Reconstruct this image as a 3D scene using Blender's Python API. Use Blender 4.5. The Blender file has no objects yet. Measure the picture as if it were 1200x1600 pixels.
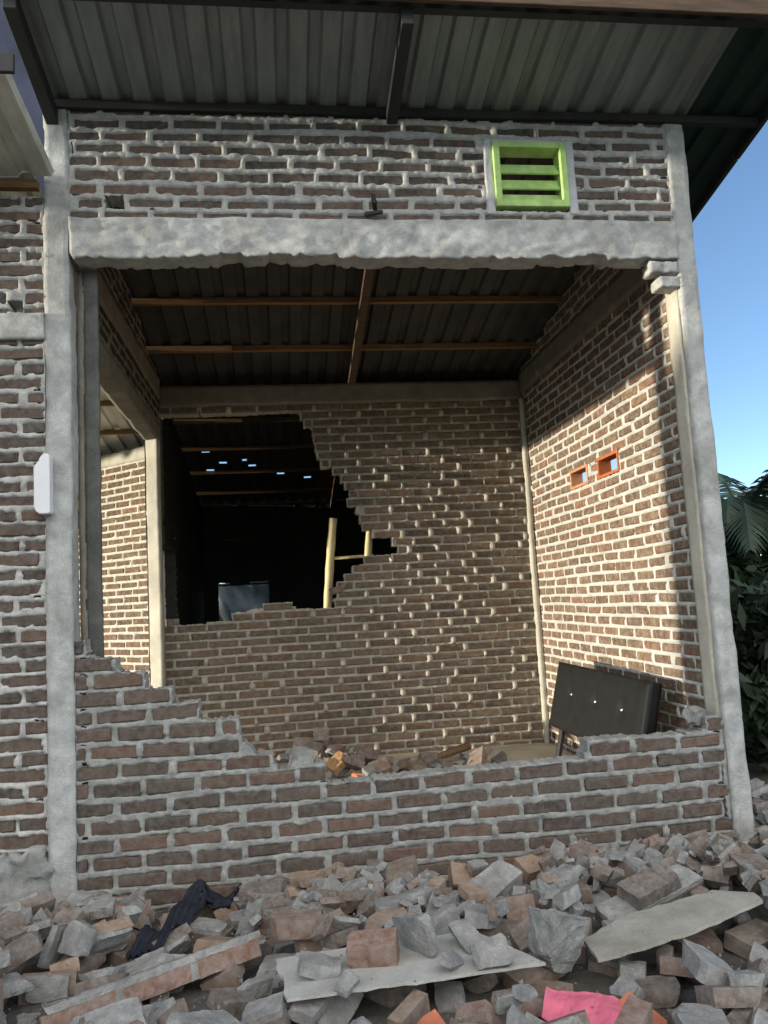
import bpy, math, random
import numpy as np
from mathutils import Vector, Matrix, Euler
R = math.radians
random.seed(7); rng = np.random.default_rng(7)
scn = bpy.context.scene
col = scn.collection

# ------------------------------------------------------------------ camera
W, D = 3.05, 2.72
CAM = np.array([0.9431, -3.7521, 1.1253]); YAW, PITCH, ROLL, FPX = 0.1301, 0.1107, -0.055, 1240.2
def cam_basis():
    f = np.array([math.sin(YAW)*math.cos(PITCH), math.cos(YAW)*math.cos(PITCH), math.sin(PITCH)])
    r0 = np.array([math.cos(YAW), -math.sin(YAW), 0]); u0 = np.cross(r0, f)
    return f, r0*math.cos(ROLL)+u0*math.sin(ROLL), -r0*math.sin(ROLL)+u0*math.cos(ROLL)
cf, cr, cu = cam_basis()
cam_data = bpy.data.cameras.new('camera')
cam_data.sensor_fit = 'VERTICAL'; cam_data.sensor_height = 36.0; cam_data.lens = 36.0*FPX/1600
cam_data.clip_start = .05; cam_data.clip_end = 800
cam = bpy.data.objects.new('camera', cam_data); col.objects.link(cam)
cam.matrix_world = Matrix(((cr[0], cu[0], -cf[0], CAM[0]), (cr[1], cu[1], -cf[1], CAM[1]), (cr[2], cu[2], -cf[2], CAM[2]), (0, 0, 0, 1)))
scn.camera = cam

# ------------------------------------------------------------------ light
SUN_EL, SUN_BETA = R(3.0), .075
sx, sy = -1.0, -SUN_BETA
n_ = math.hypot(sx, sy); sv = Vector((sx/n_*math.cos(SUN_EL), sy/n_*math.cos(SUN_EL), math.sin(SUN_EL)))
sun_d = bpy.data.lights.new('sun', 'SUN'); sun_d.energy = 2.7; sun_d.angle = R(1.2); sun_d.color = (1.0, .93, .76)
sun = bpy.data.objects.new('sun', sun_d); col.objects.link(sun)
sun.rotation_euler = sv.to_track_quat('Z', 'Y').to_euler(); sun.location = (-8, -1, 6)
world = bpy.data.worlds.new('World'); scn.world = world; world.use_nodes = True
wn = world.node_tree.nodes; wl = world.node_tree.links
sky = wn.new('ShaderNodeTexSky'); sky.sky_type = 'NISHITA'; sky.sun_disc = False
sky.sun_elevation = R(6.5); sky.sun_rotation = math.atan2(sx, sy)
sky.dust_density = 0.0; sky.ozone_density = 1.7; sky.air_density = .6
bg = wn['Background']; bg.inputs['Strength'].default_value = .15
# bank of pale clouds added behind the viewer as fill light for the facade
tcw = wn.new('ShaderNodeTexCoord'); sep = wn.new('ShaderNodeSeparateXYZ'); wl.new(tcw.outputs['Generated'], sep.inputs[0])
def wmath(op, a, b=None, clamp=False):
    m = wn.new('ShaderNodeMath'); m.operation = op; m.use_clamp = clamp
    for s_, v in ((m.inputs[0], a), (m.inputs[1], b)):
        if v is None: continue
        if isinstance(v, (int, float)): s_.default_value = v
        else: wl.new(v, s_)
    return m.outputs[0]
def smooth(v, a, b):
    m = wn.new('ShaderNodeMapRange'); m.interpolation_type = 'SMOOTHSTEP'; m.inputs[1].default_value = a; m.inputs[2].default_value = b; wl.new(v, m.inputs[0]); return m.outputs[0]
nz_ = wn.new('ShaderNodeTexNoise'); nz_.inputs['Scale'].default_value = 2.6; nz_.inputs['Detail'].default_value = 7; wl.new(tcw.outputs['Generated'], nz_.inputs['Vector'])
south = smooth(wmath('MULTIPLY', sep.outputs[1], -1.0), .05, .45); low = smooth(sep.outputs[2], .04, .40)
fill_puff = smooth(nz_.outputs['Fac'], .34, .52)
fill_mask = wmath('MULTIPLY', wmath('MULTIPLY', south, low), fill_puff)
cm = wn.new('ShaderNodeMix'); cm.data_type = 'RGBA'; wl.new(fill_mask, cm.inputs[0]); wl.new(sky.outputs[0], cm.inputs[6]); cm.inputs[7].default_value = (8.2, 8.3, 8.2, 1)
wl.new(cm.outputs[2], bg.inputs['Color'])
scn.view_settings.view_transform = 'Standard'; scn.view_settings.look = 'None'
scn.view_settings.gamma = 1.0; scn.view_settings.exposure = 1.2
scn.view_settings.use_white_balance = True; scn.view_settings.white_balance_temperature = 6700; scn.view_settings.white_balance_tint = 10
scn.render.engine = 'CYCLES'
scn.cycles.max_bounces = 8; scn.cycles.diffuse_bounces = 5

# ------------------------------------------------------------------ materials
def mat(name):
    m = bpy.data.materials.new(name); m.use_nodes = True
    return m, m.node_tree.nodes, m.node_tree.links, m.node_tree.nodes['Principled BSDF']
def ramp(n, l, fac, stops, interp='LINEAR'):
    r = n.new('ShaderNodeValToRGB'); r.color_ramp.interpolation = interp
    while len(r.color_ramp.elements) < len(stops): r.color_ramp.elements.new(.5)
    for e, (p, c) in zip(r.color_ramp.elements, stops):
        e.position = p; e.color = (*c, 1) if len(c) == 3 else c
    l.new(fac, r.inputs[0]); return r.outputs[0]
def noise(n, l, scale, detail=4, rough=.6, vec=None, dist=0):
    t = n.new('ShaderNodeTexNoise'); t.inputs['Scale'].default_value = scale
    t.inputs['Detail'].default_value = detail; t.inputs['Roughness'].default_value = rough
    t.inputs['Distortion'].default_value = dist
    if vec is not None: l.new(vec, t.inputs['Vector'])
    return t.outputs['Fac']
def objvec(n, mapping=None, l=None):
    tc = n.new('ShaderNodeTexCoord'); v = tc.outputs['Object']
    if mapping:
        mp = n.new('ShaderNodeMapping'); mp.inputs['Scale'].default_value = mapping; l.new(v, mp.inputs['Vector']); v = mp.outputs[0]
    return v
def mix(n, l, fac, a, b, mode='MIX'):
    m = n.new('ShaderNodeMix'); m.data_type = 'RGBA'; m.blend_type = mode
    for s, v in ((m.inputs[0], fac), (m.inputs[6], a), (m.inputs[7], b)):
        if isinstance(v, (int, float)): s.default_value = v
        elif isinstance(v, tuple): s.default_value = (*v, 1)
        else: l.new(v, s)
    return m.outputs[2]
def bump(n, l, h, bs, strength=.5, dist=.01):
    b = n.new('ShaderNodeBump'); b.inputs['Strength'].default_value = strength; b.inputs['Distance'].default_value = dist
    l.new(h, b.inputs['Height']); l.new(b.outputs[0], bs.inputs['Normal'])

def brick_mat(name, cols, dust, dustcol=(.33, .30, .27), use_obj=False):
    m, n, l, b = mat(name)
    if use_obj:
        oi = n.new('ShaderNodeObjectInfo'); tone = oi.outputs['Random']
    else:
        at = n.new('ShaderNodeAttribute'); at.attribute_name = 'tone'; tone = at.outputs['Fac']
    v = objvec(n)
    c = ramp(n, l, tone, [(i/(len(cols)-1), k) for i, k in enumerate(cols)])
    nz = noise(n, l, 35, 5, .7, v)
    c = mix(n, l, 1.0, c, ramp(n, l, nz, [(.3, (.62, .6, .6)), (.7, (1.25, 1.2, 1.15))]), 'MULTIPLY')
    nd = noise(n, l, 26, 6, .75, v, 0)
    f = ramp(n, l, nd, [(.50-dust*.35, (0, 0, 0)), (.86-dust*.22, (.8, .8, .8))])
    c = mix(n, l, f, c, dustcol)
    l.new(c, b.inputs['Base Color']); b.inputs['Roughness'].default_value = .95; b.inputs['Specular IOR Level'].default_value = .15
    bump(n, l, noise(n, l, 160, 4, .7, v), b, .6, .004)
    return m
def cement_mat(name, c0, c1, c2, scale=9, stain=None):
    m, n, l, b = mat(name); v = objvec(n)
    c = ramp(n, l, noise(n, l, scale, 6, .65, v, .3), [(.25, c0), (.5, c1), (.75, c2)])
    g = ramp(n, l, noise(n, l, 220, 3, .7, v), [(.3, (.72, .72, .72)), (.7, (1.2, 1.2, 1.2))])
    c = mix(n, l, .8, c, g, 'MULTIPLY')
    if stain:
        s = ramp(n, l, noise(n, l, 3.2, 5, .6, v), [(.5, (0, 0, 0)), (.68, (.6, .6, .6))])
        c = mix(n, l, s, c, stain)
    l.new(c, b.inputs['Base Color']); b.inputs['Roughness'].default_value = .95; b.inputs['Specular IOR Level'].default_value = .15
    bump(n, l, mix(n, l, .55, noise(n, l, 120, 5, .7, v), noise(n, l, 22, 6, .6, v)), b, .8, .010)
    return m
def flat_mat(name, c, rough=.6, metal=0, var=.25, scale=8, spec=.3, stretch=None, bumpd=.001):
    m, n, l, b = mat(name); v = objvec(n, stretch, l)
    lo = tuple(x*(1-var) for x in c); hi = tuple(min(1, x*(1+var)) for x in c)
    l.new(ramp(n, l, noise(n, l, scale, 5, .65, v), [(.3, lo), (.7, hi)]), b.inputs['Base Color'])
    b.inputs['Roughness'].default_value = rough; b.inputs['Metallic'].default_value = metal; b.inputs['Specular IOR Level'].default_value = spec
    bump(n, l, noise(n, l, scale*8, 4, .6, v), b, .5, bumpd)
    return m

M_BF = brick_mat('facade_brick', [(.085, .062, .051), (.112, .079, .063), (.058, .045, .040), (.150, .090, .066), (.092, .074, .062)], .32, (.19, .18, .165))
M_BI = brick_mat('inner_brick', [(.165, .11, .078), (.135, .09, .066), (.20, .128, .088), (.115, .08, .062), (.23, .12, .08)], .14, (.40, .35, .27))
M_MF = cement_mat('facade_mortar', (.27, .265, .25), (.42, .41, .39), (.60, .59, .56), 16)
M_MN = cement_mat('neighbour_lit_mortar', (.52, .49, .40), (.66, .62, .52), (.74, .70, .60), 9)  # lighter copy of the inner mortar so this wall reads sunlit
M_ML = cement_mat('low_wall_mortar', (.19, .19, .18), (.28, .28, .265), (.43, .425, .41), 13)
M_MI = cement_mat('inner_mortar', (.38, .37, .34), (.50, .485, .445), (.60, .585, .54), 9)
M_MB = cement_mat('back_mortar', (.29, .265, .22), (.42, .385, .325), (.58, .54, .46), 14)
M_BK2 = brick_mat('back_brick', [(.17, .125, .09), (.14, .10, .075), (.20, .14, .098), (.12, .09, .068), (.21, .13, .088)], .15, (.30, .27, .22))
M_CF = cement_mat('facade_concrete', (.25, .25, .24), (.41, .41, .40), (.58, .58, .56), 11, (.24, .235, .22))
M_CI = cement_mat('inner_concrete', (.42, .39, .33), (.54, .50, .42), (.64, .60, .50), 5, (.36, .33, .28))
M_FLOOR = cement_mat('dusty_floor', (.36, .32, .25), (.46, .42, .34), (.56, .52, .43), 3)
M_RB = brick_mat('rubble_brick', [(.14, .09, .068), (.10, .07, .058), (.22, .105, .07), (.13, .095, .075), (.30, .18, .10), (.09, .068, .058), (.17, .10, .073)], .60, (.32, .305, .28), True)
M_RM = cement_mat('rubble_mortar', (.17, .167, .16), (.27, .265, .255), (.42, .415, .39), 14)
M_DUST = cement_mat('crumb_dust', (.18, .165, .15), (.25, .23, .21), (.33, .31, .29), 12)
M_DIRT = cement_mat('rubble_dirt', (.07, .063, .056), (.11, .10, .09), (.18, .17, .155), 12)
M_SHEET = flat_mat('galvanised_sheet', (.23, .25, .24), .45, .25, .22, 3, .4, (7, 1, 1))
M_SHEET_SH = flat_mat('shade_dark_sheet', (.055, .052, .048), .6, .1, .3, 4, .3)  # same sheet as the overhang, indoor shade put into its colour
M_DKB = brick_mat('shade_dark_brick', [(.05, .04, .035), (.065, .048, .04), (.04, .033, .03)], .1, (.10, .09, .08))  # bricks darkened to carry the shade above the left opening
M_PIL = cement_mat('shaded_render', (.07, .07, .065), (.11, .108, .10), (.16, .155, .145), 7)  # dark colour stands in for the strip's deep shade
M_SN = flat_mat('lit_look_zinc', (.55, .55, .50), .45, .2, .3, 3, .4, (5, 1, 1))  # brighter copy of the roof sheet, sunlight put into the colour
M_CB = cement_mat('shade_dark_concrete', (.15, .135, .11), (.21, .19, .155), (.28, .255, .21), 5)  # concrete darkened in colour for the shade on the inner frame
M_SHADE = cement_mat('shade_dark_plaster', (.018, .017, .015), (.03, .028, .025), (.045, .04, .035), 3)  # near-black colour paints in the back room's darkness
M_WOOD_SH = flat_mat('shade_dark_wood', (.10, .06, .03), .8, 0, .35, 5, .2, (1, 12, 12))  # purlin wood darkened in colour for the unlit back room
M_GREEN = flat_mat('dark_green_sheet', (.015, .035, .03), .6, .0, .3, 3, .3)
M_WOOD = flat_mat('purlin_wood', (.22, .13, .065), .75, 0, .35, 5, .2, (1, 12, 12))
M_DARK = flat_mat('dark_steel', (.035, .035, .035), .6, .2, .3, 6, .3)
M_BROWN = flat_mat('brown_fascia', (.10, .065, .045), .8, 0, .4, 5, .2, (1, 10, 10))

# ------------------------------------------------------------------ helpers
def hash3(ix, iy, iz, seed):
    h = (ix*374761393 + iy*668265263 + iz*2147483647 + seed*1274126177) & 0xffffffff
    h = ((h ^ (h >> 13))*1274126177) & 0xffffffff
    h = ((h ^ (h >> 15))*2246822519) & 0xffffffff
    return ((h ^ (h >> 16)) & 0xffff)/65535.0
def vn(P, scale, seed=0):
    """trilinear value noise, -1..1, P is (N,3)"""
    Q = np.asarray(P, float)*scale + 1000.0; I = np.floor(Q).astype(np.int64); F = Q-I; F = F*F*(3-2*F)
    r = 0
    for a in (0, 1):
        for b in (0, 1):
            for c in (0, 1):
                w = (F[:, 0] if a else 1-F[:, 0])*(F[:, 1] if b else 1-F[:, 1])*(F[:, 2] if c else 1-F[:, 2])
                r = r+w*hash3(I[:, 0]+a, I[:, 1]+b, I[:, 2]+c, seed)
    return r*2-1
def fbm(P, scale, seed=0, o=3):
    return sum(vn(P, scale*2**k, seed+k*17)*.5**k for k in range(o))/1.6
def disp3(P, scale, amp, seed=0, o=3):
    return np.stack([fbm(P, scale, seed+101*k, o) for k in range(3)], 1)*amp

def tag(o, label=None, cat=None, group=None, kind=None):
    if label: o['label'] = label
    if cat: o['category'] = cat
    if group: o['group'] = group
    if kind: o['kind'] = kind
    return o
def empty(name, loc, label=None, cat=None, group=None):
    o = bpy.data.objects.new(name, None); o.empty_display_size = .1; o.location = loc; col.objects.link(o)
    return tag(o, label, cat, group)
def wloc(p):
    v = np.zeros(3)
    while p is not None: v += np.array(p.location); p = p.parent
    return v
def mesh_obj(name, V, Fc, mats, parent=None, mi=None, tone=None, smooth=False, origin=None):
    V = np.asarray(V, float)
    if parent is not None: off = wloc(parent); loc = None
    else:
        off = np.array([(V[:, 0].min()+V[:, 0].max())/2, (V[:, 1].min()+V[:, 1].max())/2, V[:, 2].min()]) if origin is None else np.array(origin, float)
        loc = off
    me = bpy.data.meshes.new(name)
    V = V-off
    if isinstance(Fc, np.ndarray):
        nf, k = Fc.shape
        me.vertices.add(len(V)); me.vertices.foreach_set('co', V.astype(np.float32).ravel())
        me.loops.add(nf*k); me.loops.foreach_set('vertex_index', Fc.astype(np.int32).ravel())
        me.polygons.add(nf); me.polygons.foreach_set('loop_start', np.arange(0, nf*k, k, dtype=np.int32))
        me.update(calc_edges=True)
    else:
        me.from_pydata([tuple(v) for v in V], [], [tuple(int(i) for i in f) for f in Fc])
    if not isinstance(mats, (list, tuple)): mats = [mats]
    for m in mats: me.materials.append(m)
    if mi is not None: me.polygons.foreach_set('material_index', np.asarray(mi, dtype=np.int32))
    sm = np.full(len(me.polygons), bool(smooth)) if not isinstance(smooth, np.ndarray) else smooth
    me.polygons.foreach_set('use_smooth', sm)
    if tone is not None:
        a = me.attributes.new('tone', 'FLOAT', 'POINT'); a.data.foreach_set('value', np.asarray(tone, dtype=np.float32))
    me.validate(); me.update()
    o = bpy.data.objects.new(name, me); col.objects.link(o)
    if parent is not None: o.parent = parent
    else: o.location = loc
    return o

def grid_box(lo, hi, step):
    """closed subdivided box -> verts, quads (welded)"""
    lo = np.array(lo, float); hi = np.array(hi, float); n = np.maximum(1, np.round((hi-lo)/step)).astype(int)
    key = {}; V = []; Fq = []
    def vid(i, j, k):
        t = (i, j, k)
        if t not in key: key[t] = len(V); V.append(lo+(hi-lo)*np.array(t)/n)
        return key[t]
    nx, ny, nz = n
    for i in range(nx):
        for j in range(ny):
            Fq.append((vid(i, j, 0), vid(i, j+1, 0), vid(i+1, j+1, 0), vid(i+1, j, 0)))
            Fq.append((vid(i, j, nz), vid(i+1, j, nz), vid(i+1, j+1, nz), vid(i, j+1, nz)))
    for i in range(nx):
        for k in range(nz):
            Fq.append((vid(i, 0, k), vid(i+1, 0, k), vid(i+1, 0, k+1), vid(i, 0, k+1)))
            Fq.append((vid(i, ny, k), vid(i, ny, k+1), vid(i+1, ny, k+1), vid(i+1, ny, k)))
    for j in range(ny):
        for k in range(nz):
            Fq.append((vid(0, j, k), vid(0, j, k+1), vid(0, j+1, k+1), vid(0, j+1, k)))
            Fq.append((vid(nx, j, k), vid(nx, j+1, k), vid(nx, j+1, k+1), vid(nx, j, k+1)))
    return np.array(V), np.array(Fq)
def rough_box(name, lo, hi, m, parent, step=.03, amp=.004, scale=9, seed=0, fn=None, smooth=True):
    V, Fq = grid_box(lo, hi, step)
    V = V+disp3(V, scale, amp, seed)
    if name == 'column':
        k = np.floor((V[:, 2]+.05*vn(V*np.array([1, 1, .2]), 8, seed))/.43).astype(np.int64); V[:, 0] += .007*(hash3(k, k*3, k*7, seed)-.5); V[:, 1] += .005*(hash3(k*5, k, k*2, seed)-.5)
        pit = np.maximum(0, vn(V, 24, seed+5)-.55)*.02; V[:, 1] += pit
    if fn is not None: V = fn(V)
    return mesh_obj(name, V, Fq, m, parent, smooth=smooth)
def bevel_box_vf(lo, hi, b):
    lo = np.array(lo, float); hi = np.array(hi, float); b = min(b, (hi-lo).min()*.45)
    V = []; ids = {}
    for c in range(8):
        s = np.array([c & 1, (c >> 1) & 1, (c >> 2) & 1])
        for ax in range(3):
            p = np.where(s, hi, lo).astype(float)
            for k in range(3):
                if k != ax: p[k] += -b if s[k] else b
            ids[(c, ax)] = len(V); V.append(p)
    Fq = []
    for ax in range(3):
        o = [k for k in range(3) if k != ax]
        for side in (0, 1):
            q = []
            for (u, v) in ((0, 0), (1, 0), (1, 1), (0, 1)):
                q.append(ids[((side << ax) | (u << o[0]) | (v << o[1]), ax)])
            flip = (side == 0) ^ (ax == 1)
            Fq.append(q[::-1] if flip else q)
        # edges along ax
        for (u, v) in ((0, 0), (1, 0), (1, 1), (0, 1)):
            c0 = (u << o[0]) | (v << o[1]); c1 = c0 | (1 << ax)
            q = [ids[(c0, o[0])], ids[(c1, o[0])], ids[(c1, o[1])], ids[(c0, o[1])]]
            P = [V[i] for i in q]; nrm = np.cross(P[1]-P[0], P[2]-P[0]); out = (P[0]+P[2])/2-(lo+hi)/2; out[ax] = 0
            Fq.append(q if nrm@out > 0 else q[::-1])
    for c in range(8):
        q = [ids[(c, 0)], ids[(c, 1)], ids[(c, 2)]]
        P = [V[i] for i in q]; nrm = np.cross(P[1]-P[0], P[2]-P[0]); out = P[0]-(lo+hi)/2
        Fq.append(q if nrm@out > 0 else q[::-1])
    return V, Fq
class MB:
    def __init__(s): s.V = []; s.F = []; s.M = []
    def add(s, V, Fq, m=0):
        b = len(s.V); s.V += [tuple(v) for v in V]; s.F += [tuple(i+b for i in f) for f in Fq]; s.M += [m]*len(Fq)
    def box(s, lo, hi, b=.003, m=0, rot=None, piv=None):
        V, Fq = bevel_box_vf(lo, hi, b); V = np.array(V)
        if rot is not None:
            piv = (np.array(lo)+np.array(hi))/2 if piv is None else np.array(piv)
            V = (V-piv)@np.array(rot.to_matrix()).T+piv
        s.add(V, Fq, m)
    def tube(s, pts, rad, n=10, m=0):
        pts = [np.array(p, float) for p in pts]; rad = [rad]*len(pts) if isinstance(rad, (int, float)) else rad
        V = []; Fq = []; up = np.array([.13, .31, .94])
        for i, p in enumerate(pts):
            d = pts[min(i+1, len(pts)-1)]-pts[max(i-1, 0)]; d /= np.linalg.norm(d)
            a = np.cross(d, up if abs(d@up) < .97 else np.array([1., 0, 0])); a /= np.linalg.norm(a); c = np.cross(d, a)
            for k in range(n):
                t = 2*math.pi*k/n; V.append(p+rad[i]*(a*math.cos(t)+c*math.sin(t)))
        for i in range(len(pts)-1):
            for k in range(n):
                Fq.append((i*n+k, i*n+(k+1) % n, (i+1)*n+(k+1) % n, (i+1)*n+k))
        Fq.append(tuple(range(n))[::-1]); Fq.append(tuple((len(pts)-1)*n+k for k in range(n)))
        s.add(V, Fq, m)
    def build(s, name, mats, parent=None, smooth=False, **k):
        return mesh_obj(name, s.V, s.F, mats, parent, mi=s.M, smooth=smooth, **k)

def in_poly(x, y, poly):
    inside = np.zeros(np.shape(x), bool); n = len(poly)
    for i in range(n):
        x0, y0 = poly[i]; x1, y1 = poly[(i+1) % n]
        if y0 == y1: continue
        c = ((y0 > y) != (y1 > y)) & (x < (x1-x0)*(y-y0)/(y1-y0)+x0)
        inside ^= c
    return inside

CP, BL, BH, JT = .068, .212, .046, .022      # course pitch, brick length, brick height, joint
def brick_wall(name, O, ud, nd, L, z0, z1, T, mats, parent, polys=None, holes=(), g=.01, proud=.002, smear=.004,
               smear_amp=.008, blob=.3, blob_h=.010, seed=1, phase=0., cut=None, mess=1.0, jit=.002, wob=0.0, wave=.006, trim=.8, CP=CP, BH=BH, JT=JT, BL=BL):
    """polys: union of include polygons in (u,z); holes: exclude polygons. cut(u)->zmax. Face 0-plane at O, outward nd."""
    r = np.random.default_rng(seed)
    O = np.array(O, float); ud = np.array(ud, float); nd = np.array(nd, float)
    def inside(u, z):
        m = (u > 0) & (u < L) & (z > z0) & (z < z1)
        if polys is not None:
            k = np.zeros(np.shape(u), bool)
            for p in polys: k |= in_poly(u, z, p)
            m &= k
        for h in holes: m &= ~in_poly(u, z, h)
        if cut is not None: m &= z < cut(u)
        return m
    hard = [(h[0][0], h[2][0], h[0][1], h[2][1]) for h in holes if len(h) == 4]
    # bricks
    B = []
    k0 = math.floor(z0/CP)-1; k1 = math.ceil(z1/CP)+1
    for k in range(k0, k1):
        zc = k*CP+CP/2
        u = -BL+((k % 2)*.5+phase+r.uniform(-.06, .06))*(BL+JT)-BL
        while u < L:
            bl = BL+r.uniform(-.010, .010)
            a, b = u, u+bl; u = b+JT+r.uniform(-.005, .006)
            a2, b2 = max(a, .004), min(b, L-.004)
            zb, zt = zc-BH/2+r.uniform(-.002, .002), zc+BH/2+r.uniform(-.002, .002)
            zb, zt = max(zb, z0+.003), min(zt, z1-.003)
            segs = [(a2, b2)]
            for (hu0, hu1, hz0, hz1) in hard:
                if zt > hz0+.01 and zb < hz1-.01:
                    ns = []
                    for (p, q) in segs:
                        if q <= hu0 or p >= hu1: ns.append((p, q))
                        else:
                            if p < hu0-.02: ns.append((p, hu0-.006))
                            if q > hu1+.02: ns.append((hu1+.006, q))
                    segs = ns
            for (p, q) in segs:
                if q-p < .018 or zt-zb < .015: continue
                us = np.array([p+.25*(q-p), (p+q)/2, p+.75*(q-p)]); uj = r.normal(0, .018) if (polys is not None or len(holes) > len(hard)) else 0
                w = inside(np.clip(us+uj, .006, L-.006), np.full(3, (zb+zt)/2))
                if w.all(): B.append((p, q, zb, zt, r.uniform(), r.uniform(-jit, jit)))
                elif r.uniform() < trim:            # snapped brick
                    fs = np.linspace(p+.01, q-.01, 14); fw = inside(np.clip(fs+uj, .006, L-.006), np.full(14, (zb+zt)/2))
                    if fw.any() and fw.sum()*(q-p)/14 > .035:
                        B.append((fs[fw].min()-.008, fs[fw].max()+.008, zb, zt, r.uniform(), r.uniform(-jit, jit)))
    # mortar raster
    nu = int(round(L/g)); nz = int(round((z1-z0)/g)); gu = L/nu; gz = (z1-z0)/nz
    uu = np.arange(nu+1)*gu; zz = z0+np.arange(nz+1)*gz
    dist = np.full((nu+1, nz+1), -1.0); cover = np.zeros((nu, nz), bool)
    uc = (np.arange(nu)+.5)*gu; zcc = z0+(np.arange(nz)+.5)*gz
    bl_h = np.zeros((nu+1, nz+1))
    for (a, b, zb, zt, t, j) in B:
        i0, i1 = max(0, int((a-.03)/gu)), min(nu+1, int((b+.03)/gu)+2)
        j0, j1 = max(0, int((zb-.03-z0)/gz)), min(nz+1, int((zt+.03-z0)/gz)+2)
        U, Z = np.meshgrid(uu[i0:i1], zz[j0:j1], indexing='ij')
        dd = np.minimum(np.minimum(U-a, b-U), np.minimum(Z-zb, zt-Z)); dist[i0:i1, j0:j1] = np.maximum(dist[i0:i1, j0:j1], dd)
        e1, e2 = r.uniform(.004, .02), r.uniform(.006, .02); eu = r.uniform(.006, .024), r.uniform(.006, .024)
        cu_ = (uc > a-eu[0]) & (uc < b+eu[1]); cz_ = (zcc > zb-e1) & (zcc < zt+e2)
        cover[np.ix_(cu_, cz_)] = True
        if r.uniform() < blob:
            bu = b+JT*.5; bz = (zb+zt)/2+r.uniform(-.012, .006); rr = r.uniform(.011, .021)*mess
            bl_h += np.exp(-(((uu-bu)/rr)[:, None]**2+((zz-bz)/(rr*1.25))[None, :]**2)*.9)*r.uniform(.7, 1.3) if False else 0
            a0, a1 = max(0, int((bu-.05)/gu)), min(nu+1, int((bu+.05)/gu)+2); b0, b1 = max(0, int((bz-.06-z0)/gz)), min(nz+1, int((bz+.06-z0)/gz)+2)
            if a1 > a0 and b1 > b0:
                bl_h[a0:a1, b0:b1] = np.maximum(bl_h[a0:a1, b0:b1], np.exp(-(((uu[a0:a1]-bu)/rr)[:, None]**4+((zz[b0:b1]-bz)/(rr*1.3))[None, :]**4))*r.uniform(.6, 1.2))
    # fill small gaps fully inside region far from edges
    U, Z = np.meshgrid(uc, zcc, indexing='ij')
    ins = inside(U, Z)
    cover |= ins & inside(U-.05, Z) & inside(U+.05, Z) & inside(U, Z-.035) & inside(U, Z+.035)
    cover |= ins & ((U < .02) | (U > L-.02) | (Z < z0+.02) | (Z > z1-.03))
    for (hu0, hu1, hz0, hz1) in hard:
        cover |= ins & (U > hu0-.03) & (U < hu1+.03) & (Z > hz0-.03) & (Z < hz1+.03)
        cover &= ~((U > hu0) & (U < hu1) & (Z > hz0) & (Z < hz1))
    UU, ZZ = np.meshgrid(uu, zz, indexing='ij')
    P = O[None, :]+UU.ravel()[:, None]*ud+ZZ.ravel()[:, None]*np.array([0, 0, 1.])
    n1 = fbm(P, 28, seed, 2); n2 = fbm(P, 75, seed+5, 2); n3 = vn(P, 6, seed+9)
    d = dist.ravel(); s = smear+smear_amp*(n1*1.0+n3*.5)
    t = np.clip((s-d)/.006, 0, 1)
    blb = bl_h.ravel()
    h = -.016+t*(.016+proud+.0040*mess*(n1+n2))
    h = np.where(blb > .25, np.maximum(h, proud+blob_h*blb+.003*n2), h)
    h += wob*vn(P, 2.0, seed+3)
    idx = np.full((nu+1)*(nz+1), -1); I, J = np.nonzero(cover)
    vid = lambda i, j: i*(nz+1)+j
    q = np.stack([vid(I, J), vid(I+1, J), vid(I+1, J+1), vid(I, J+1)], 1)
    front_f = q
    used = np.unique(q); remap = np.full((nu+1)*(nz+1), -1); remap[used] = np.arange(len(used))
    # edge jitter on boundary verts
    cp = np.pad(cover, 1); cnt = cp[:-1, :-1].astype(int)+cp[1:, :-1]+cp[:-1, 1:]+cp[1:, 1:]
    bd = ((cnt < 4) & (cnt > 0)).ravel()
    inner_edge = bd & (UU.ravel() > .01) & (UU.ravel() < L-.01) & (ZZ.ravel() > z0+.01) & (ZZ.ravel() < z1-.01)
    ju = np.where(inner_edge, fbm(P, 60, seed+31, 2)*.009, 0); jz = np.where(inner_edge, fbm(P, 60, seed+41, 2)*.009, 0)
    Pf = P+ju[:, None]*ud+np.stack([0*jz, 0*jz, jz], 1)
    Vf = (Pf+h[:, None]*nd)[used]; Vb = (Pf-(T-.006)*nd)[used]
    nU = len(used)
    sign = 1 if np.cross(ud, [0, 0, 1])@nd > 0 else -1
    F1 = remap[front_f]; F2 = F1[:, ::-1]+nU
    side = []
    for di, dj, e in ((-1, 0, ((0, 1), (0, 0))), (1, 0, ((1, 0), (1, 1))), (0, -1, ((0, 0), (1, 0))), (0, 1, ((1, 1), (0, 1)))):
        nb = cp[1+di:1+di+nu, 1+dj:1+dj+nz]; II, JJ = np.nonzero(cover & ~nb)
        a = remap[vid(II+e[0][0], JJ+e[0][1])]; b = remap[vid(II+e[1][0], JJ+e[1][1])]
        side.append(np.stack([b, a, a+nU, b+nU], 1))
    Fm = np.concatenate([F1, F2]+side)
    if sign < 0: Fm = Fm[:, ::-1]
    Vm = np.concatenate([Vf, Vb])
    tone_m = np.zeros(len(Vm))
    # bricks mesh
    VB = []; FB = []; TB = []
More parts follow.
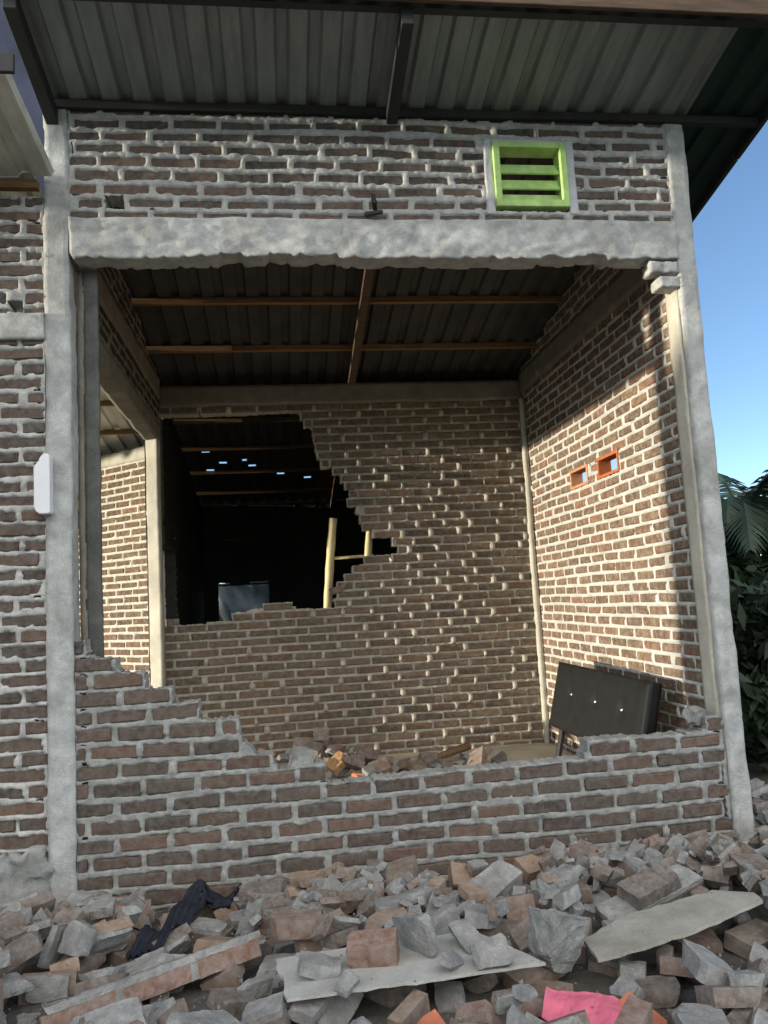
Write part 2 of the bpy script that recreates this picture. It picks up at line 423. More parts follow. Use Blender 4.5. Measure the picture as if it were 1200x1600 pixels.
    for (a, b, zb, zt, t, j) in B:
        V, Fq = bevel_box_vf((a, -T, zb), (b, j, zt), r.uniform(.0025, .0055))
        V = np.array(V); c = V.mean(0)
        ang = r.normal(0, .009); V2 = V.copy()
        V2[:, 0] = c[0]+(V[:, 0]-c[0])*math.cos(ang)-(V[:, 2]-c[2])*math.sin(ang)
        V2[:, 2] = c[2]+(V[:, 0]-c[0])*math.sin(ang)+(V[:, 2]-c[2])*math.cos(ang)
        V2 += r.uniform(-.0022, .0022, V2.shape)
        base = len(VB)*24
        VB.append(V2); FB += [tuple(i+base for i in f) for f in Fq]; TB.append(np.full(24, t))
    VB = np.concatenate(VB); TB = np.concatenate(TB)
    VBw = O+VB[:, :1]*ud+VB[:, 1:2]*nd+np.stack([0*VB[:, 0], 0*VB[:, 0], VB[:, 2]], 1)
    # local frame (ud, nd, z) handedness
    if np.cross(ud, nd)@np.array([0, 0, 1.]) < 0: FB = [f[::-1] for f in FB]
    allV = np.concatenate([Vm, VBw]); ed = np.minimum(np.minimum(allV[:, 2]-z0, z1-allV[:, 2])/.1, 1).clip(0, 1)
    for h4 in hard: ed = ed*np.clip(np.hypot(np.maximum(0, np.abs((allV-O)@ud-(h4[0]+h4[1])/2)-(h4[1]-h4[0])/2), np.maximum(0, np.abs(allV[:, 2]-(h4[2]+h4[3])/2)-(h4[3]-h4[2])/2))/.08, 0, 1)
    allV[:, 2] += ed*wave*(vn(allV*np.array([1, 1, 3.]), 1.3, seed+71)+.5*vn(allV*np.array([1, 1, 6.]), 3.5, seed+72))
    nv = len(Vm)
    faces = [tuple(f) for f in Fm.tolist()]+[tuple(i+nv for i in f) for f in FB]
    mi = [0]*len(Fm)+[1]*len(FB)
    sm = np.array([True]*len(F1)+[False]*(len(faces)-len(F1)))
    return mesh_obj(name, allV, faces, mats, parent, mi=mi, tone=np.concatenate([tone_m, TB]), smooth=sm)

def proj_col(u): return u

# ================================================================== GROUND
gr = mesh_obj('ground', [(-300, -300, -.42), (300, -300, -.42), (300, 300, -.42), (-300, 300, -.42)], [(0, 1, 2, 3)],
              cement_mat('ground_earth', (.10, .085, .06), (.15, .13, .09), (.19, .17, .12), .6), origin=(0, 0, -.42))
tag(gr, kind='structure')

# ================================================================== MAIN HOUSE
house = empty('brick_house', (0, 0, 0), 'half demolished brick house with concrete frame, broken walls and metal roof behind the rubble heap', 'house')
ZR = lambda y: 3.60-.2*y                 # underside of roof valleys

# --- front facade pieces
prof = [(0, 1.0), (.12, .95), (.26, .86), (.36, .78), (.47, .70), (.66, .60), (.79, .51), (.88, .42), (.99, .36), (1.13, .33), (1.35, .31), (1.67, .295), (2.0, .30), (2.20, .32), (2.33, .34), (2.34, .41), (2.62, .41), (2.92, .43), (3.05, .45)]
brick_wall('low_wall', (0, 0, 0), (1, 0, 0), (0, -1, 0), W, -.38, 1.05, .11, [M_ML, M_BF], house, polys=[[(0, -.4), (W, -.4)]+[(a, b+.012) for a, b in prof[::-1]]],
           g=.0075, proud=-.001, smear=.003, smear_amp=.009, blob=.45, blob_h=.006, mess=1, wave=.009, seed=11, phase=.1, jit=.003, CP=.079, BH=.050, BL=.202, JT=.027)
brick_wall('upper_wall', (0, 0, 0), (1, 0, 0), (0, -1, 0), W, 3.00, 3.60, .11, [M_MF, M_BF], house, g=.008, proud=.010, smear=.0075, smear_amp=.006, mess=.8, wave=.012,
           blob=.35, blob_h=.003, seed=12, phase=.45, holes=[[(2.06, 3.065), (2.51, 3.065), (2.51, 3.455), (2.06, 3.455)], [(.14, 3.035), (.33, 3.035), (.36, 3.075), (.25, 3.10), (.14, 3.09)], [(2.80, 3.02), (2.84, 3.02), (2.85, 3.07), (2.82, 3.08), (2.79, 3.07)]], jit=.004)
# --- concrete frame
def ragged(V):
    k = (V[:, 2] < 2.87)
    kx = np.floor((V[:, 0]+.02*vn(V*np.array([0, 1, 0]), 30, 2))/.115).astype(np.int64); a = hash3(kx, kx*0, kx*0, 9)*.022*(hash3(kx, kx, kx*0, 12) > .45)+np.maximum(0, vn(V*np.array([1, .3, .0]), 34, 5))*.014
    V = V.copy(); V[:, 2] += np.where(k, a*(2.87-V[:, 2])/.06, 0)
    f = V[:, 1] < .0
    V[:, 1] -= np.where(f, .012*fbm(V*np.array([.3, 1, 1]), 15, 8)+.006*vn(V*np.array([.5, 1, 1]), 45, 6), 0)
    return V
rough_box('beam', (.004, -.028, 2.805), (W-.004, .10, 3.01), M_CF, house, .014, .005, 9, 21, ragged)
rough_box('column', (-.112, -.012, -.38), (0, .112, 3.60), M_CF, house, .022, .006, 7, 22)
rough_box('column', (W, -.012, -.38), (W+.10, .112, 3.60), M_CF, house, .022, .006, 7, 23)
# inner lit faces of the right column: cream render skin on the inside
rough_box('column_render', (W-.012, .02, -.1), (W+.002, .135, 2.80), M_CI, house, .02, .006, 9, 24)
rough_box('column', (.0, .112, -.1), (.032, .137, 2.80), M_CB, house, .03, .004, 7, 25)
rough_box('pilaster', (.030, .112, -.1), (.10, .136, 2.80), M_PIL, house, .02, .005, 9, 26)  # front-facing strip in place of the shaded inward side
rough_box('column', (W-.004, D, -.1), (W+.10, D+.10, 3.0), M_CI, house, .03, .004, 7, 27)
rough_box('column', (W-.045, D-.05, -.12), (W-.006, D-.002, 2.78), M_CI, house, .03, .003, 7, 28)
def splay(V):  # jamb face splayed so that it catches the low sun
    V = V.copy(); t = np.clip(-V[:, 0]/.115, 0, 1); f = V[:, 1] < D-.06; V[:, 1] += np.where(f, .095*t, 0); return V
rough_box('column', (-.115, D-.13, -.1), (-.0, D+.0, 2.505), M_CI, house, .022, .003, 9, 29, splay)
rough_box('beam', (-.002, D-.02, 2.775), (W-.004, D+.09, 2.945), M_CB, house, .03, .008, 9, 30)
# --- side wall on the right (inner face looks to -x)
brick_wall('side_wall', (W, .112, 0), (0, 1, 0), (-1, 0, 0), D-.112, -.14, 2.86, .085, [M_MI, M_BI], house, g=.0105, proud=.001, smear=.002, smear_amp=.006,
           blob=.25, blob_h=.007, seed=13, phase=.3, holes=[[(1.31, 1.845), (1.64, 1.845), (1.64, 1.985), (1.31, 1.985)], [(.80, 1.845), (1.13, 1.845), (1.13, 1.985), (.80, 1.985)]])
rough_box('beam', (W-.03, .11, 2.835), (W+.10, D-.022, 3.0), M_CB, house, .03, .007, 8, 31)
brick_wall('side_wall', (W, .112, 0), (0, 1, 0), (-1, 0, 0), D-.112, 3.0, 3.59, .10, [M_MB, M_BI], house, g=.014, proud=.001, smear=.002, smear_amp=.006,
           blob=.2, seed=14, phase=.1, cut=lambda u: 3.60-.2*(u+.112)-.03)
# --- back wall with the big hole
hole = [(-.1, .99), (.15, .99), (.51, 1.01), (.55, 1.09), (.69, 1.155), (1.07, 1.155), (1.09, 1.09), (1.33, 1.10), (1.37, 1.21), (1.42, 1.31), (1.50, 1.44), (1.64, 1.48), (1.86, 1.50), (1.90, 1.56),
        (1.80, 1.62), (1.74, 1.70), (1.62, 1.77), (1.50, 1.86), (1.53, 1.95), (1.49, 2.06), (1.46, 2.17), (1.30, 2.24), (1.25, 2.41), (1.19, 2.54), (1.10, 2.71), (.6, 2.73), (.2, 2.71), (-.1, 2.70)]
brick_wall('back_wall', (0, D, 0), (1, 0, 0), (0, -1, 0), W, -.14, 2.78, .10, [M_MB, M_BK2], house, g=.0095, proud=-.004, smear=-.001, smear_amp=.006,
           blob=.66, blob_h=.028, seed=15, phase=.2, holes=[hole], jit=.004, mess=1.1)
# --- left side: header, ring beam, bricks above the wide opening
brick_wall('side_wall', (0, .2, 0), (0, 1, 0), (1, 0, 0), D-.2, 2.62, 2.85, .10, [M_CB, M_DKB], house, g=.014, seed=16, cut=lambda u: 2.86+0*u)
rough_box('beam', (-.115, .115, 2.50), (.004, D-.002, 2.63), M_CB, house, .025, .006, 10, 32)
rough_box('beam', (-.115, .115, 2.84), (.012, D-.022, 3.0), M_CB, house, .03, .006, 10, 33)
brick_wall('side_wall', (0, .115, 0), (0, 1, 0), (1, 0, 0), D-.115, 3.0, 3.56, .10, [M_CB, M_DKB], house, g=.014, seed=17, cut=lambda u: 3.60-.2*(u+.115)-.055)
# --- back room
YB = 6.0
brick_wall('side_wall', (W, D+.10, 0), (0, 1, 0), (-1, 0, 0), YB-D-.10, -.14, 3.03, .10, [M_SHADE, M_SHADE], house, g=.025, seed=18, cut=lambda u: ZR(u+D+.10)-.02)
brick_wall('side_wall', (0, D+.12, 0), (0, 1, 0), (1, 0, 0), YB-D-.12, -.14, 3.03, .115, [M_SHADE, M_SHADE], house, g=.02, seed=19, cut=lambda u: ZR(u+D+.12)-.05,
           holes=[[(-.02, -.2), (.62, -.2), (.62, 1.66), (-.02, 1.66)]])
brick_wall('rear_wall', (-.1, YB, 0), (1, 0, 0), (0, -1, 0), W+.2, -.14, 2.38, .05, [M_SHADE, M_SHADE], house, g=.02, seed=20,
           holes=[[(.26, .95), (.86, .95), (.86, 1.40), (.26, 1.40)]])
# --- floor slab
V, Fq = grid_box((-.11, .112, -.38), (W+.1, YB+.1, -.10), .12); V[:, 2] += np.where(V[:, 2] > -.2, .008*fbm(V, 3, 55), 0)
mesh_obj('floor', V, Fq, M_FLOOR, house, smooth=True)

# --- roof
def corrugated(name, x0, x1, y0, y1, z0, slope, m, parent, pitch=.15, th=.003, ny=2, seed=0, gaps=()):
    prof = []; x = x0
    while x < x1:
        for dx, dz in ((0, 0), (.078, 0), (.092, .024), (.136, .024)):
            if x+dx <= x1: prof.append((x+dx, dz))
        x += pitch
    V = []; n = len(prof); Fq = []
    ys = np.linspace(y0, y1, ny)
    for lay in (0, th):
        for y in ys:
            for i, (px, pz) in enumerate(prof): V.append((px, y, z0-slope*y+pz+lay+.002*math.sin(px*9+y*4+seed)))
    def vid(l, j, i): return (l*ny+j)*n+i
    for j in range(ny-1):
        for i in range(n-1):
            if any(prof[i][0] <= gx_ < prof[i+1][0] and ys[j] <= gy_ < ys[j+1] for gx_, gy_ in gaps): continue
            Fq.append((vid(0, j, i), vid(0, j+1, i), vid(0, j+1, i+1), vid(0, j, i+1)))
            Fq.append((vid(1, j, i), vid(1, j, i+1), vid(1, j+1, i+1), vid(1, j+1, i)))
    for i in range(n-1):
        Fq.append((vid(0, 0, i), vid(0, 0, i+1), vid(1, 0, i+1), vid(1, 0, i)))
        Fq.append((vid(0, ny-1, i), vid(1, ny-1, i), vid(1, ny-1, i+1), vid(0, ny-1, i+1)))
    for j in range(ny-1):
        Fq.append((vid(0, j, 0), vid(1, j, 0), vid(1, j+1, 0), vid(0, j+1, 0)))
        Fq.append((vid(0, j, n-1), vid(0, j+1, n-1), vid(1, j+1, n-1), vid(1, j, n-1)))
    return mesh_obj(name, V, Fq, m, parent)
def sloped_bar(name, x, w, y0, y1, ztop, h, slope, m, parent, step=.3):
    mb = MB(); V, Fq = bevel_box_vf((x-w/2, y0, -h), (x+w/2, y1, 0), .003); V = [(a, b, c+ztop-slope*b) for a, b, c in V]; mb.add(V, Fq)
    return mb.build(name, m, parent)
roof = corrugated('roof', -.13, 3.18, -.66, .06, 3.60, .2, M_SHEET, house, ny=4)
tag(corrugated('roof_sheet', -.13, 3.18, .05, YB+.2, 3.598, .2, M_SHEET_SH, roof, ny=120, gaps=[(0.2, 4.35), (0.34, 4.66), (0.6, 4.68), (0.18, 4.88), (0.99, 5.02), (1.26, 5.2), (0.69, 4.76)]), 'roof sheet over the room, darkened to its indoor shade')
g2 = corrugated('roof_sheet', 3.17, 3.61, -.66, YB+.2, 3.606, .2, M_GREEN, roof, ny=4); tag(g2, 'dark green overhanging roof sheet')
for y in (-.60, -.012, 1.0, 1.65, 2.30, 2.95, 3.6, 4.25, 4.9, 5.55):
    mb = MB(); x0, x1 = (-.12, 3.58)
    mm = M_DARK if y < .1 else M_WOOD
    V, Fq = grid_box((x0, y-.02, ZR(y)-.042), (x1, y+.02, ZR(y)-.002), .25); V = V+disp3(V, 2, .004, int(y*10))*np.array([0, 1, .6])
    mesh_obj('purlin', V, Fq, mm if y < 2.6 else M_WOOD_SH, roof)
for y, xe in ((2.30, .62), (2.95, .60), (3.6, .62)):     # doubled short lengths at the left
    V, Fq = grid_box((-.10, y-.045, ZR(y)-.046), (xe, y-.022, ZR(y)-.004), .2); mesh_obj('purlin', V, Fq, M_WOOD, roof)
for x, y0_, y1_, m_ in ((-.07, -.62, YB+.1, M_DARK), (3.13, .10, YB+.1, M_DARK), (1.575, -.62, -.06, M_DARK), (1.58, .11, YB+.1, M_BROWN)):
    sloped_bar('rafter', x, .055, y0_, y1_, 3.558, .08, .2, m_, roof)
mb = MB(); mb.box((-.13, -.685, 3.665), (3.62, -.662, 3.742), .003); mb.build('fascia', M_BROWN, roof)
mb = MB(); V, Fq = bevel_box_vf((3.585, -.66, -.05), (3.612, .22, .02), .003); mb.add([(a, b, c+3.60-.2*b) for a, b, c in V], Fq)
V, Fq = bevel_box_vf((3.580, .22, -.055), (3.606, YB+.2, .015), .003); mb.add([(a, b, c+3.60-.2*b) for a, b, c in V], Fq); mb.build('fascia', M_DARK, roof)

# --- green louvred vent block
M_VG = flat_mat('lime_paint', (.40, .57, .20), .7, 0, .22, 14, .3)
M_VP = cement_mat('vent_render', (.44, .44, .46), (.52, .52, .54), (.60, .60, .61), 10)
M_VD = flat_mat('olive_board', (.08, .085, .02), .8)
vent = MB()
x0, x1, zb, zt = 2.095, 2.485, 3.085, 3.435
vent.box((x0, -.030, zb), (x0+.034, .075, zt)); vent.box((x1-.034, -.030, zb), (x1, .075, zt))
vent.box((x0+.033, -.029, zt-.030), (x1-.033, .075, zt)); vent.box((x0+.033, -.029, zb), (x1-.033, .075, zb+.036))
vb = vent.build('vent_block', M_VG, house); tag(vb, 'lime green louvred vent block')
for k, zz_ in enumerate((3.135, 3.215, 3.30)):
    mb = MB(); V, Fq = bevel_box_vf((x0+.034, -.036, -.006), (x1-.034, .036, .006), .002); V = np.array(V); a = R(62)
    V = np.stack([V[:, 0], V[:, 1]*math.cos(a)+V[:, 2]*math.sin(a)*-1+.022, V[:, 1]*math.sin(a)+V[:, 2]*math.cos(a)+zz_+.01], 1); mb.add(V, Fq); mb.build('louvre', M_VG, vb)
V, Fq = grid_box((2.050, -.014, 3.05), (2.094, .05, 3.455), .012); mesh_obj('vent_render', V+disp3(V, 14, .006, 3), Fq, M_VP, house, smooth=True)
V, Fq = grid_box((2.486, -.014, 3.05), (2.530, .05, 3.455), .012); mesh_obj('vent_render', V+disp3(V, 14, .006, 4), Fq, M_VP, house, smooth=True)
V, Fq = grid_box((2.095, -.012, 3.436), (2.485, .05, 3.458), .012); mesh_obj('vent_render', V+disp3(V, 14, .004, 5), Fq, M_VP, house, smooth=True)

# --- two orange vent bricks in the side wall
M_OR = flat_mat('terracotta', (.42, .12, .045), .85, 0, .2, 25, .2)
M_OP = flat_mat('pale_terracotta', (.52, .24, .13), .9, 0, .25, 25, .2)
for (ya, yb_, m, lab) in ((.912, 1.242, M_OR, 'deep orange hollow vent brick'), (1.422, 1.752, M_OP, 'pale orange hollow vent brick')):
    mb = MB(); xa, xb = W-.010, W+.082; za, zb2, t = 1.846, 1.984, .020
    mb.box((xa, ya, za), (xb, ya+t, zb2)); mb.box((xa, yb_-t, za), (xb, yb_, zb2))
    mb.box((xa+.001, ya+t-.001, za), (xb, yb_-t+.001, za+t)); mb.box((xa+.001, ya+t-.001, zb2-t), (xb, yb_-t+.001, zb2))
    tag(mb.build('vent_brick', m, house), lab)
# bricks hanging from the beam end and stubs
for (x, y, z, l) in ((2.965, .03, 2.765, .15), (3.0, .035, 2.685, .12)):
    V, Fq = grid_box((x-l/2, y-.05, z-.028), (x+l/2, y+.05, z+.028), .015); V += disp3(V, 25, .012, int(z*100)); mesh_obj('hanging_brick', V, Fq, M_CF, house, smooth=True)
mb = MB(); mb.tube([(1.47, -.03, 3.06), (1.46, -.075, 3.075), (1.455, -.085, 3.11)], [.012, .014, .01], 8); mb.tube([(1.42, -.02, 3.035), (1.50, -.06, 3.03)], [.014, .011], 8); mb.build('iron_bracket', M_DARK, house)

# ================================================================== NEIGHBOUR
nb = empty('brick_house', (-.15, 0, 0), 'adjoining brick house at the left edge with lower metal roof and sunlit inner wall', 'house')
ZN = lambda y: 3.20-.12*y
brick_wall('front_wall', (-.47, .0, 0), (1, 0, 0), (0, -1, 0), .356, -.38, 3.12, .11, [M_MF, M_BF], nb, g=.009, proud=.004, smear=.005, smear_amp=.011, blob=.5, blob_h=.008, seed=41, phase=.4, jit=.004,
           polys=[[(.05, -.4), (.37, -.4), (.37, 3.2), (.08, 3.2), (.02, 2.9), (.06, 2.4), (.03, 1.9), (.07, 1.4), (0, .9), (.06, .3)]],
           holes=[[(.20, 2.55), (.26, 2.55), (.26, 2.61), (.20, 2.61)]])
V, Fq = grid_box((-.50, -.03, -.40), (-.115, .09, .135), .02); mesh_obj('plinth', V+disp3(V, 18, .04, 8), Fq, M_ML, nb, smooth=True)
V, Fq = grid_box((-.46, -.02, 2.42), (-.116, .09, 2.545), .015); mesh_obj('beam', V+disp3(V, 14, .012, 9), Fq, M_MF, nb, smooth=True)
ya_ = R(42); iu = (-math.cos(ya_), math.sin(ya_), 0); inn = (-math.sin(ya_), -math.cos(ya_), 0)  # inner wall turned out of square so the sun lights it
brick_wall('inner_wall', (-.11, 3.44, 0), iu, inn, 2.4, -.14, 2.52, .10, [M_MN, M_BI], nb, g=.012, proud=.001, smear=.003, smear_amp=.006, blob=.4, blob_h=.008, seed=42, phase=.15)
V, Fq = grid_box((0, -.012, 2.52), (2.4, .10, 2.64), .03); V = V+disp3(V, 12, .010, 10); V = np.stack([-.11+V[:, 0]*iu[0]-V[:, 1]*inn[0], 3.44+V[:, 0]*iu[1]-V[:, 1]*inn[1], V[:, 2]], 1); mesh_obj('beam', V, Fq[:, ::-1], M_CI, nb, smooth=True)
V, Fq = grid_box((-.119, 3.46, -.14), (-.004, 3.60, 2.0), .03); V[:, 1] += np.where(V[:, 1] < 3.53, np.clip(-V[:, 0]/.115, 0, 1)*.06, 0); mesh_obj('column', V+disp3(V, 12, .003, 11), Fq, M_CI, nb, smooth=True)
V, Fq = grid_box((-3.72, -.70, -.40), (-3.62, -.60, 3.20), .06); mesh_obj('column', V, Fq, M_CI, nb, smooth=True)
V, Fq = grid_box((-3.7, .112, -.38), (-.112, 3.6, -.12), .12); mesh_obj('floor', V, Fq, M_FLOOR, nb)
nroof = corrugated('roof', -3.75, -.135, -.03, 4.6, 3.20, .12, M_SN, nb, ny=8, seed=2)
o = corrugated('roof_sheet', -3.75, -.02, -.70, -.032, 3.202, .12, M_SN, nroof, ny=3, seed=2)
for y in (-.62, .0, .7, 1.4, 2.1, 2.8, 3.5, 4.3):
    V, Fq = grid_box((-3.75, y-.02, ZN(y)-.042), (-.14, y+.02, ZN(y)-.002), .3); mesh_obj('purlin', V, Fq, M_WOOD if y > -.1 else M_DARK, nroof)
M_BG = flat_mat('slate_panel', (.035, .042, .075), .7, 0, .4, 3, .3)
mb = MB(); mb.box((-3.7, .25, 3.2), (-.14, .28, 4.7), .004); mb.build('gable_panel', M_BG, nb)
mb = MB(); mb.box((-3.75, -.725, 3.25), (-.02, -.705, 3.33), .003); mb.build('fascia', M_DARK, nroof)

# ================================================================== OBJECTS
# white electricity box on the column edge
M_WP = flat_mat('white_plastic', (.70, .70, .72), .35, 0, .04, 10, .5)
eb = MB()
out = [(0, 0), (.0, .26), (-.012, .272), (-.030, .27), (-.045, .25), (-.050, .235), (-.064, .22), (-.070, .20), (-.070, .03), (-.062, .008), (-.045, -.004), (-.01, -.004)]
V = [(-.078+a, y, 1.595+b) for y in (-.075, -.013) for a, b in out]; n = len(out)
Fq = [tuple(range(n))[::-1], tuple(range(n, 2*n))]+[(i, (i+1) % n, n+(i+1) % n, n+i) for i in range(n)]
eb.add(V, Fq); o = eb.build('meter_box', M_WP); tag(o, 'white plastic meter box fixed to the left grey column', 'box')
bm_ = o.modifiers.new('bevel', 'BEVEL'); bm_.width = .006; bm_.segments = 3; bm_.limit_method = 'ANGLE'

# headboard leaning on the side wall
M_HB = flat_mat('black_leatherette', (.011, .011, .0105), .55, 0, .25, 12, .25)
hb = empty('headboard', (2.80, .95, -.10), 'black padded headboard with three silver buttons leaning against the side wall', 'headboard')
def leanpt(s, t, d):     # s along y (near->far), t up along the lean, d toward room
    a = R(17); up = np.array([math.sin(a)*.9, .06, math.cos(a)]); up /= np.linalg.norm(up); al = np.array([-.055, 1, .02]); al /= np.linalg.norm(al)
    nn = np.cross(up, al); nn /= np.linalg.norm(nn)
    return np.array([2.82, .34, .185])+al*s+up*t+nn*d
nn_test = leanpt(0, 0, 1)-leanpt(0, 0, 0); sgn = 1 if nn_test[0] < 0 else -1
V, Fq = grid_box((0, 0, 0), (1.24, .43, .07), .022)
btn = [(.26, .24), (.60, .24), (.95, .24)]
VV = []
for s, t, d in V:
    e = min(s, 1.24-s, t, .43-t); dd = d
    if d > .03: dd += .012*min(1, e/.06)
    for bs, bt in btn:
        q_ = math.hypot(s-bs, t-bt)
        if d > .03: dd -= .016*math.exp(-(q_/.035)**2)
    s2 = s; t2 = t
    VV.append(leanpt(s2, t2, sgn*dd))
pad = mesh_obj('panel', VV, Fq if sgn > 0 else Fq[:, ::-1], M_HB, hb, smooth=True)
M_CR = flat_mat('silver_button', (.8, .8, .8), .15, .9, .05, 10, .5)
for bs, bt in btn:
    mb = MB(); c = leanpt(bs, bt, sgn*.068); c2 = leanpt(bs, bt, sgn*.080); mb.tube([c, (c+c2)/2, c2], [.009, .012, .006], 10); mb.build('button', M_CR, pad, smooth=True)
for s in (1.10, .14):
    mb = MB(); a = leanpt(s, .05, sgn*.03); b = leanpt(s, -.26, sgn*.03); mb.tube([a, b], .021, 8); mb.build('leg', M_DARK, hb)

# bamboo ladder behind the broken wall
M_BAM = flat_mat('bamboo', (.66, .54, .28), .55, 0, .2, 6, .4, (6, 6, 1))
ld = empty('bamboo_ladder', (1.12, 3.0, -.10), 'pale bamboo ladder standing behind the hole in the back wall', 'ladder')
def pole(p0, p1, rad, name, n=9):
    pts = []; rr = []
    for i in range(n*2+1):
        t = i/(n*2); p = np.array(p0)*(1-t)+np.array(p1)*t; p[0] += .012*math.sin(t*5); pts.append(p); rr.append(rad*(1.12 if i % 2 == 0 else 1)*(1-.12*t))
    mb = MB(); mb.tube(pts, rr, 12); mb.build(name, M_BAM, ld, smooth=True)
pole((1.15, 2.92, -.10), (1.395, 2.97, 1.84), .037, 'stile'); pole((1.47, 2.92, -.10), (1.71, 2.97, 1.80), .035, 'stile')
for z in (.1, .45, .8, 1.15, 1.50):
    t = (z+.1)/1.94; x = 1.15+.245*t; mb = MB(); mb.tube([(x-.03, 2.93+.04*t, z), (x+.36, 2.93+.04*t, z+.01)], .014, 8); mb.build('rung', M_BAM, ld, smooth=True)

# ------------------------------------------------------------------ rubble kit
def chunk(dims, nplanes, seed, amp=.004, step=None, cut=(.55, .9), ends=False):
    r = np.random.default_rng(seed); d = np.array(dims)
    V, Fq = grid_box(-d/2, d/2, step or max(.009, d.max()/14))
    for _ in range(nplanes):
        n = r.normal(size=3)*(np.array([1, .35, .35]) if ends else 1); n /= np.linalg.norm(n); s = (abs(n)*d/2).sum()*r.uniform(*cut)
        k = np.maximum(V@n-s, 0); V = V-k[:, None]*n
    V = V+disp3(V+seed*3.7, 30, amp, seed)
    return V, Fq
def mesh_from(name, V, Fq, m, smooth=False):
    me = bpy.data.meshes.new(name); me.from_pydata([tuple(v) for v in V], [], [tuple(int(i) for i in f) for f in Fq])
    for x in (m if isinstance(m, (list, tuple)) else [m]): me.materials.append(x)
    me.polygons.foreach_set('use_smooth', [smooth]*len(me.polygons)); me.validate(); me.update(); return me
protos = []
for i in range(11):
    L_ = [.21, .12, .14, .17, .10, .13, .16, .085, .20, .21, .15][i]
    V, Fq = chunk((L_, .10, .05), [0, 1, 2, 2, 2, 1, 2, 3, 1, 2, 3][i], 60+i, .0022, .010, (.66, .93), True); protos.append(('brick', mesh_from('broken_brick', V, Fq, M_RB), V))
for i in range(8):
    d_ = [(.13, .09, .045), (.10, .07, .03), (.17, .07, .03), (.08, .06, .04), (.20, .11, .03), (.11, .05, .035), (.13, .10, .055), (.09, .07, .025)][i]
    V, Fq = chunk(d_, 4, 80+i, .005, .010, (.62, .92)); protos.append(('mortar', mesh_from('mortar_chunk', V, Fq, M_RM), V))
for i in range(6):   # brick with mortar still stuck on one face
    V, Fq = chunk(((.21, .16, .13, .18, .12, .20)[i], .10, .05), 1, 100+i, .002, .011, (.7, .93), True)
    V2, F2 = chunk(((.19, .14, .12, .16, .11, .15)[i], .096, .022), 3, 110+i, .006, .011, (.68, .93)); V2 = V2+np.array([0, 0, .033])
    Vt = np.concatenate([V, V2]); Ft = np.concatenate([Fq, F2+len(V)])
    me = mesh_from('mortared_brick', Vt, Ft, [M_RB, M_RM]); me.polygons.foreach_set('material_index', [0]*len(Fq)+[1]*len(F2)); protos.append(('both', me, Vt))
PW = np.array([1.3]*11+[.8]*8+[1.3]*6); PW /= PW.sum()

# height map of the heap
HX0, HY0, HG, HNX, HNY = -1.6, -2.6, .01, 640, 335
HX = HX0+np.arange(HNX)*HG; HY = HY0+np.arange(HNY)*HG
XX, YY = np.meshgrid(HX, HY, indexing='ij')
def base_h(x, y):
    P = np.stack([x.ravel(), y.ravel(), 0*x.ravel()], 1)
    h = -.17+.035*fbm(P, 2.2, 77).reshape(x.shape)+.012*fbm(P, 9, 78).reshape(x.shape)
    h += .13*np.clip((-y-.05)/1.1, 0, 1)-.06*np.clip((-1.5-y)/.6, 0, 1)+.05*np.clip((x-2.9)/.5, 0, 1)
    h = np.where((y > -.02) & (x > -.7) & (x < W+.1), np.minimum(h, -.25), h)
    return h
H = base_h(XX, YY); H0 = H.copy()
st = 4
nx, ny = len(HX[::st]), len(HY[::st])
V = np.stack([XX[::st, ::st].ravel(), YY[::st, ::st].ravel(), H[::st, ::st].ravel()], 1)
I, J = np.meshgrid(np.arange(nx-1), np.arange(ny-1), indexing='ij'); I = I.ravel(); J = J.ravel()
Fq = np.stack([I*ny+J, (I+1)*ny+J, (I+1)*ny+J+1, I*ny+J+1], 1)
edge = (V[:, 0] < HX0+.02) | (V[:, 0] > HX[::st][-1]-.02) | (V[:, 1] < HY0+.02) | (V[:, 1] > HY[::st][-1]-.02)
V[edge, 2] = -.44
o = mesh_obj('rubble_ground', V, Fq, M_DIRT, smooth=True); tag(o, kind='structure')
def settle(Vw, sink=.006, limit=None):
    """drop verts (world xy, relative z) on the height map; returns dz and updates the map"""
    ix = np.clip(((Vw[:, 0]-HX0)/HG).round().astype(int), 1, HNX-2); iy = np.clip(((Vw[:, 1]-HY0)/HG).round().astype(int), 1, HNY-2)
    gap = Vw[:, 2]-H[ix, iy]; s = np.sort(gap)
    dz = -(s[min(len(s)-1, max(1, int(len(s)*.08)))])-sink
    z = Vw[:, 2]+dz
    if limit is not None and z.max() > limit: return None
    for a in (-1, 0, 1):
        for b in (-1, 0, 1): np.maximum.at(H, (ix+a, iy+b), z)
    return dz
LAB = {'brick': ('broken_brick', 'loose broken red-brown brick lying in the rubble heap in front of the wall', 'brick', 'broken bricks in the rubble heap'),
       'mortar': ('mortar_chunk', 'grey lump of bare mortar lying in the rubble heap in front of the wall', 'rubble', 'grey mortar lumps in the rubble heap'),
       'both': ('mortared_brick', 'dusty brick with a slab of grey mortar stuck on it in the rubble heap', 'brick', 'bricks with mortar attached in the rubble heap')}
def drop(proto, x, y, rot, scale=1.0, label=None, sink=.006, limit=None):
    kind, me, V = proto; Rm = np.array(Euler(rot).to_matrix())
    Vw = (V*scale)@Rm.T+np.array([x, y, 0]); dz = settle(Vw, sink, limit)
    if dz is None: return None
    nm, lab, cat, grp = LAB[kind]
    o = bpy.data.objects.new(nm, me); o.location = (x, y, dz); o.rotation_euler = rot; o.scale = (scale,)*3; col.objects.link(o)
    if label: tag(o, label, cat)
    else: tag(o, lab, cat, grp)
    return o
def inview(x, y):
    v = np.array([x, y, .05])-CAM; d = v@cf; px = 600+FPX*(v@cr)/d; py = 800-FPX*(v@cu)/d
    return -60 < px < 1260 and py < 1680
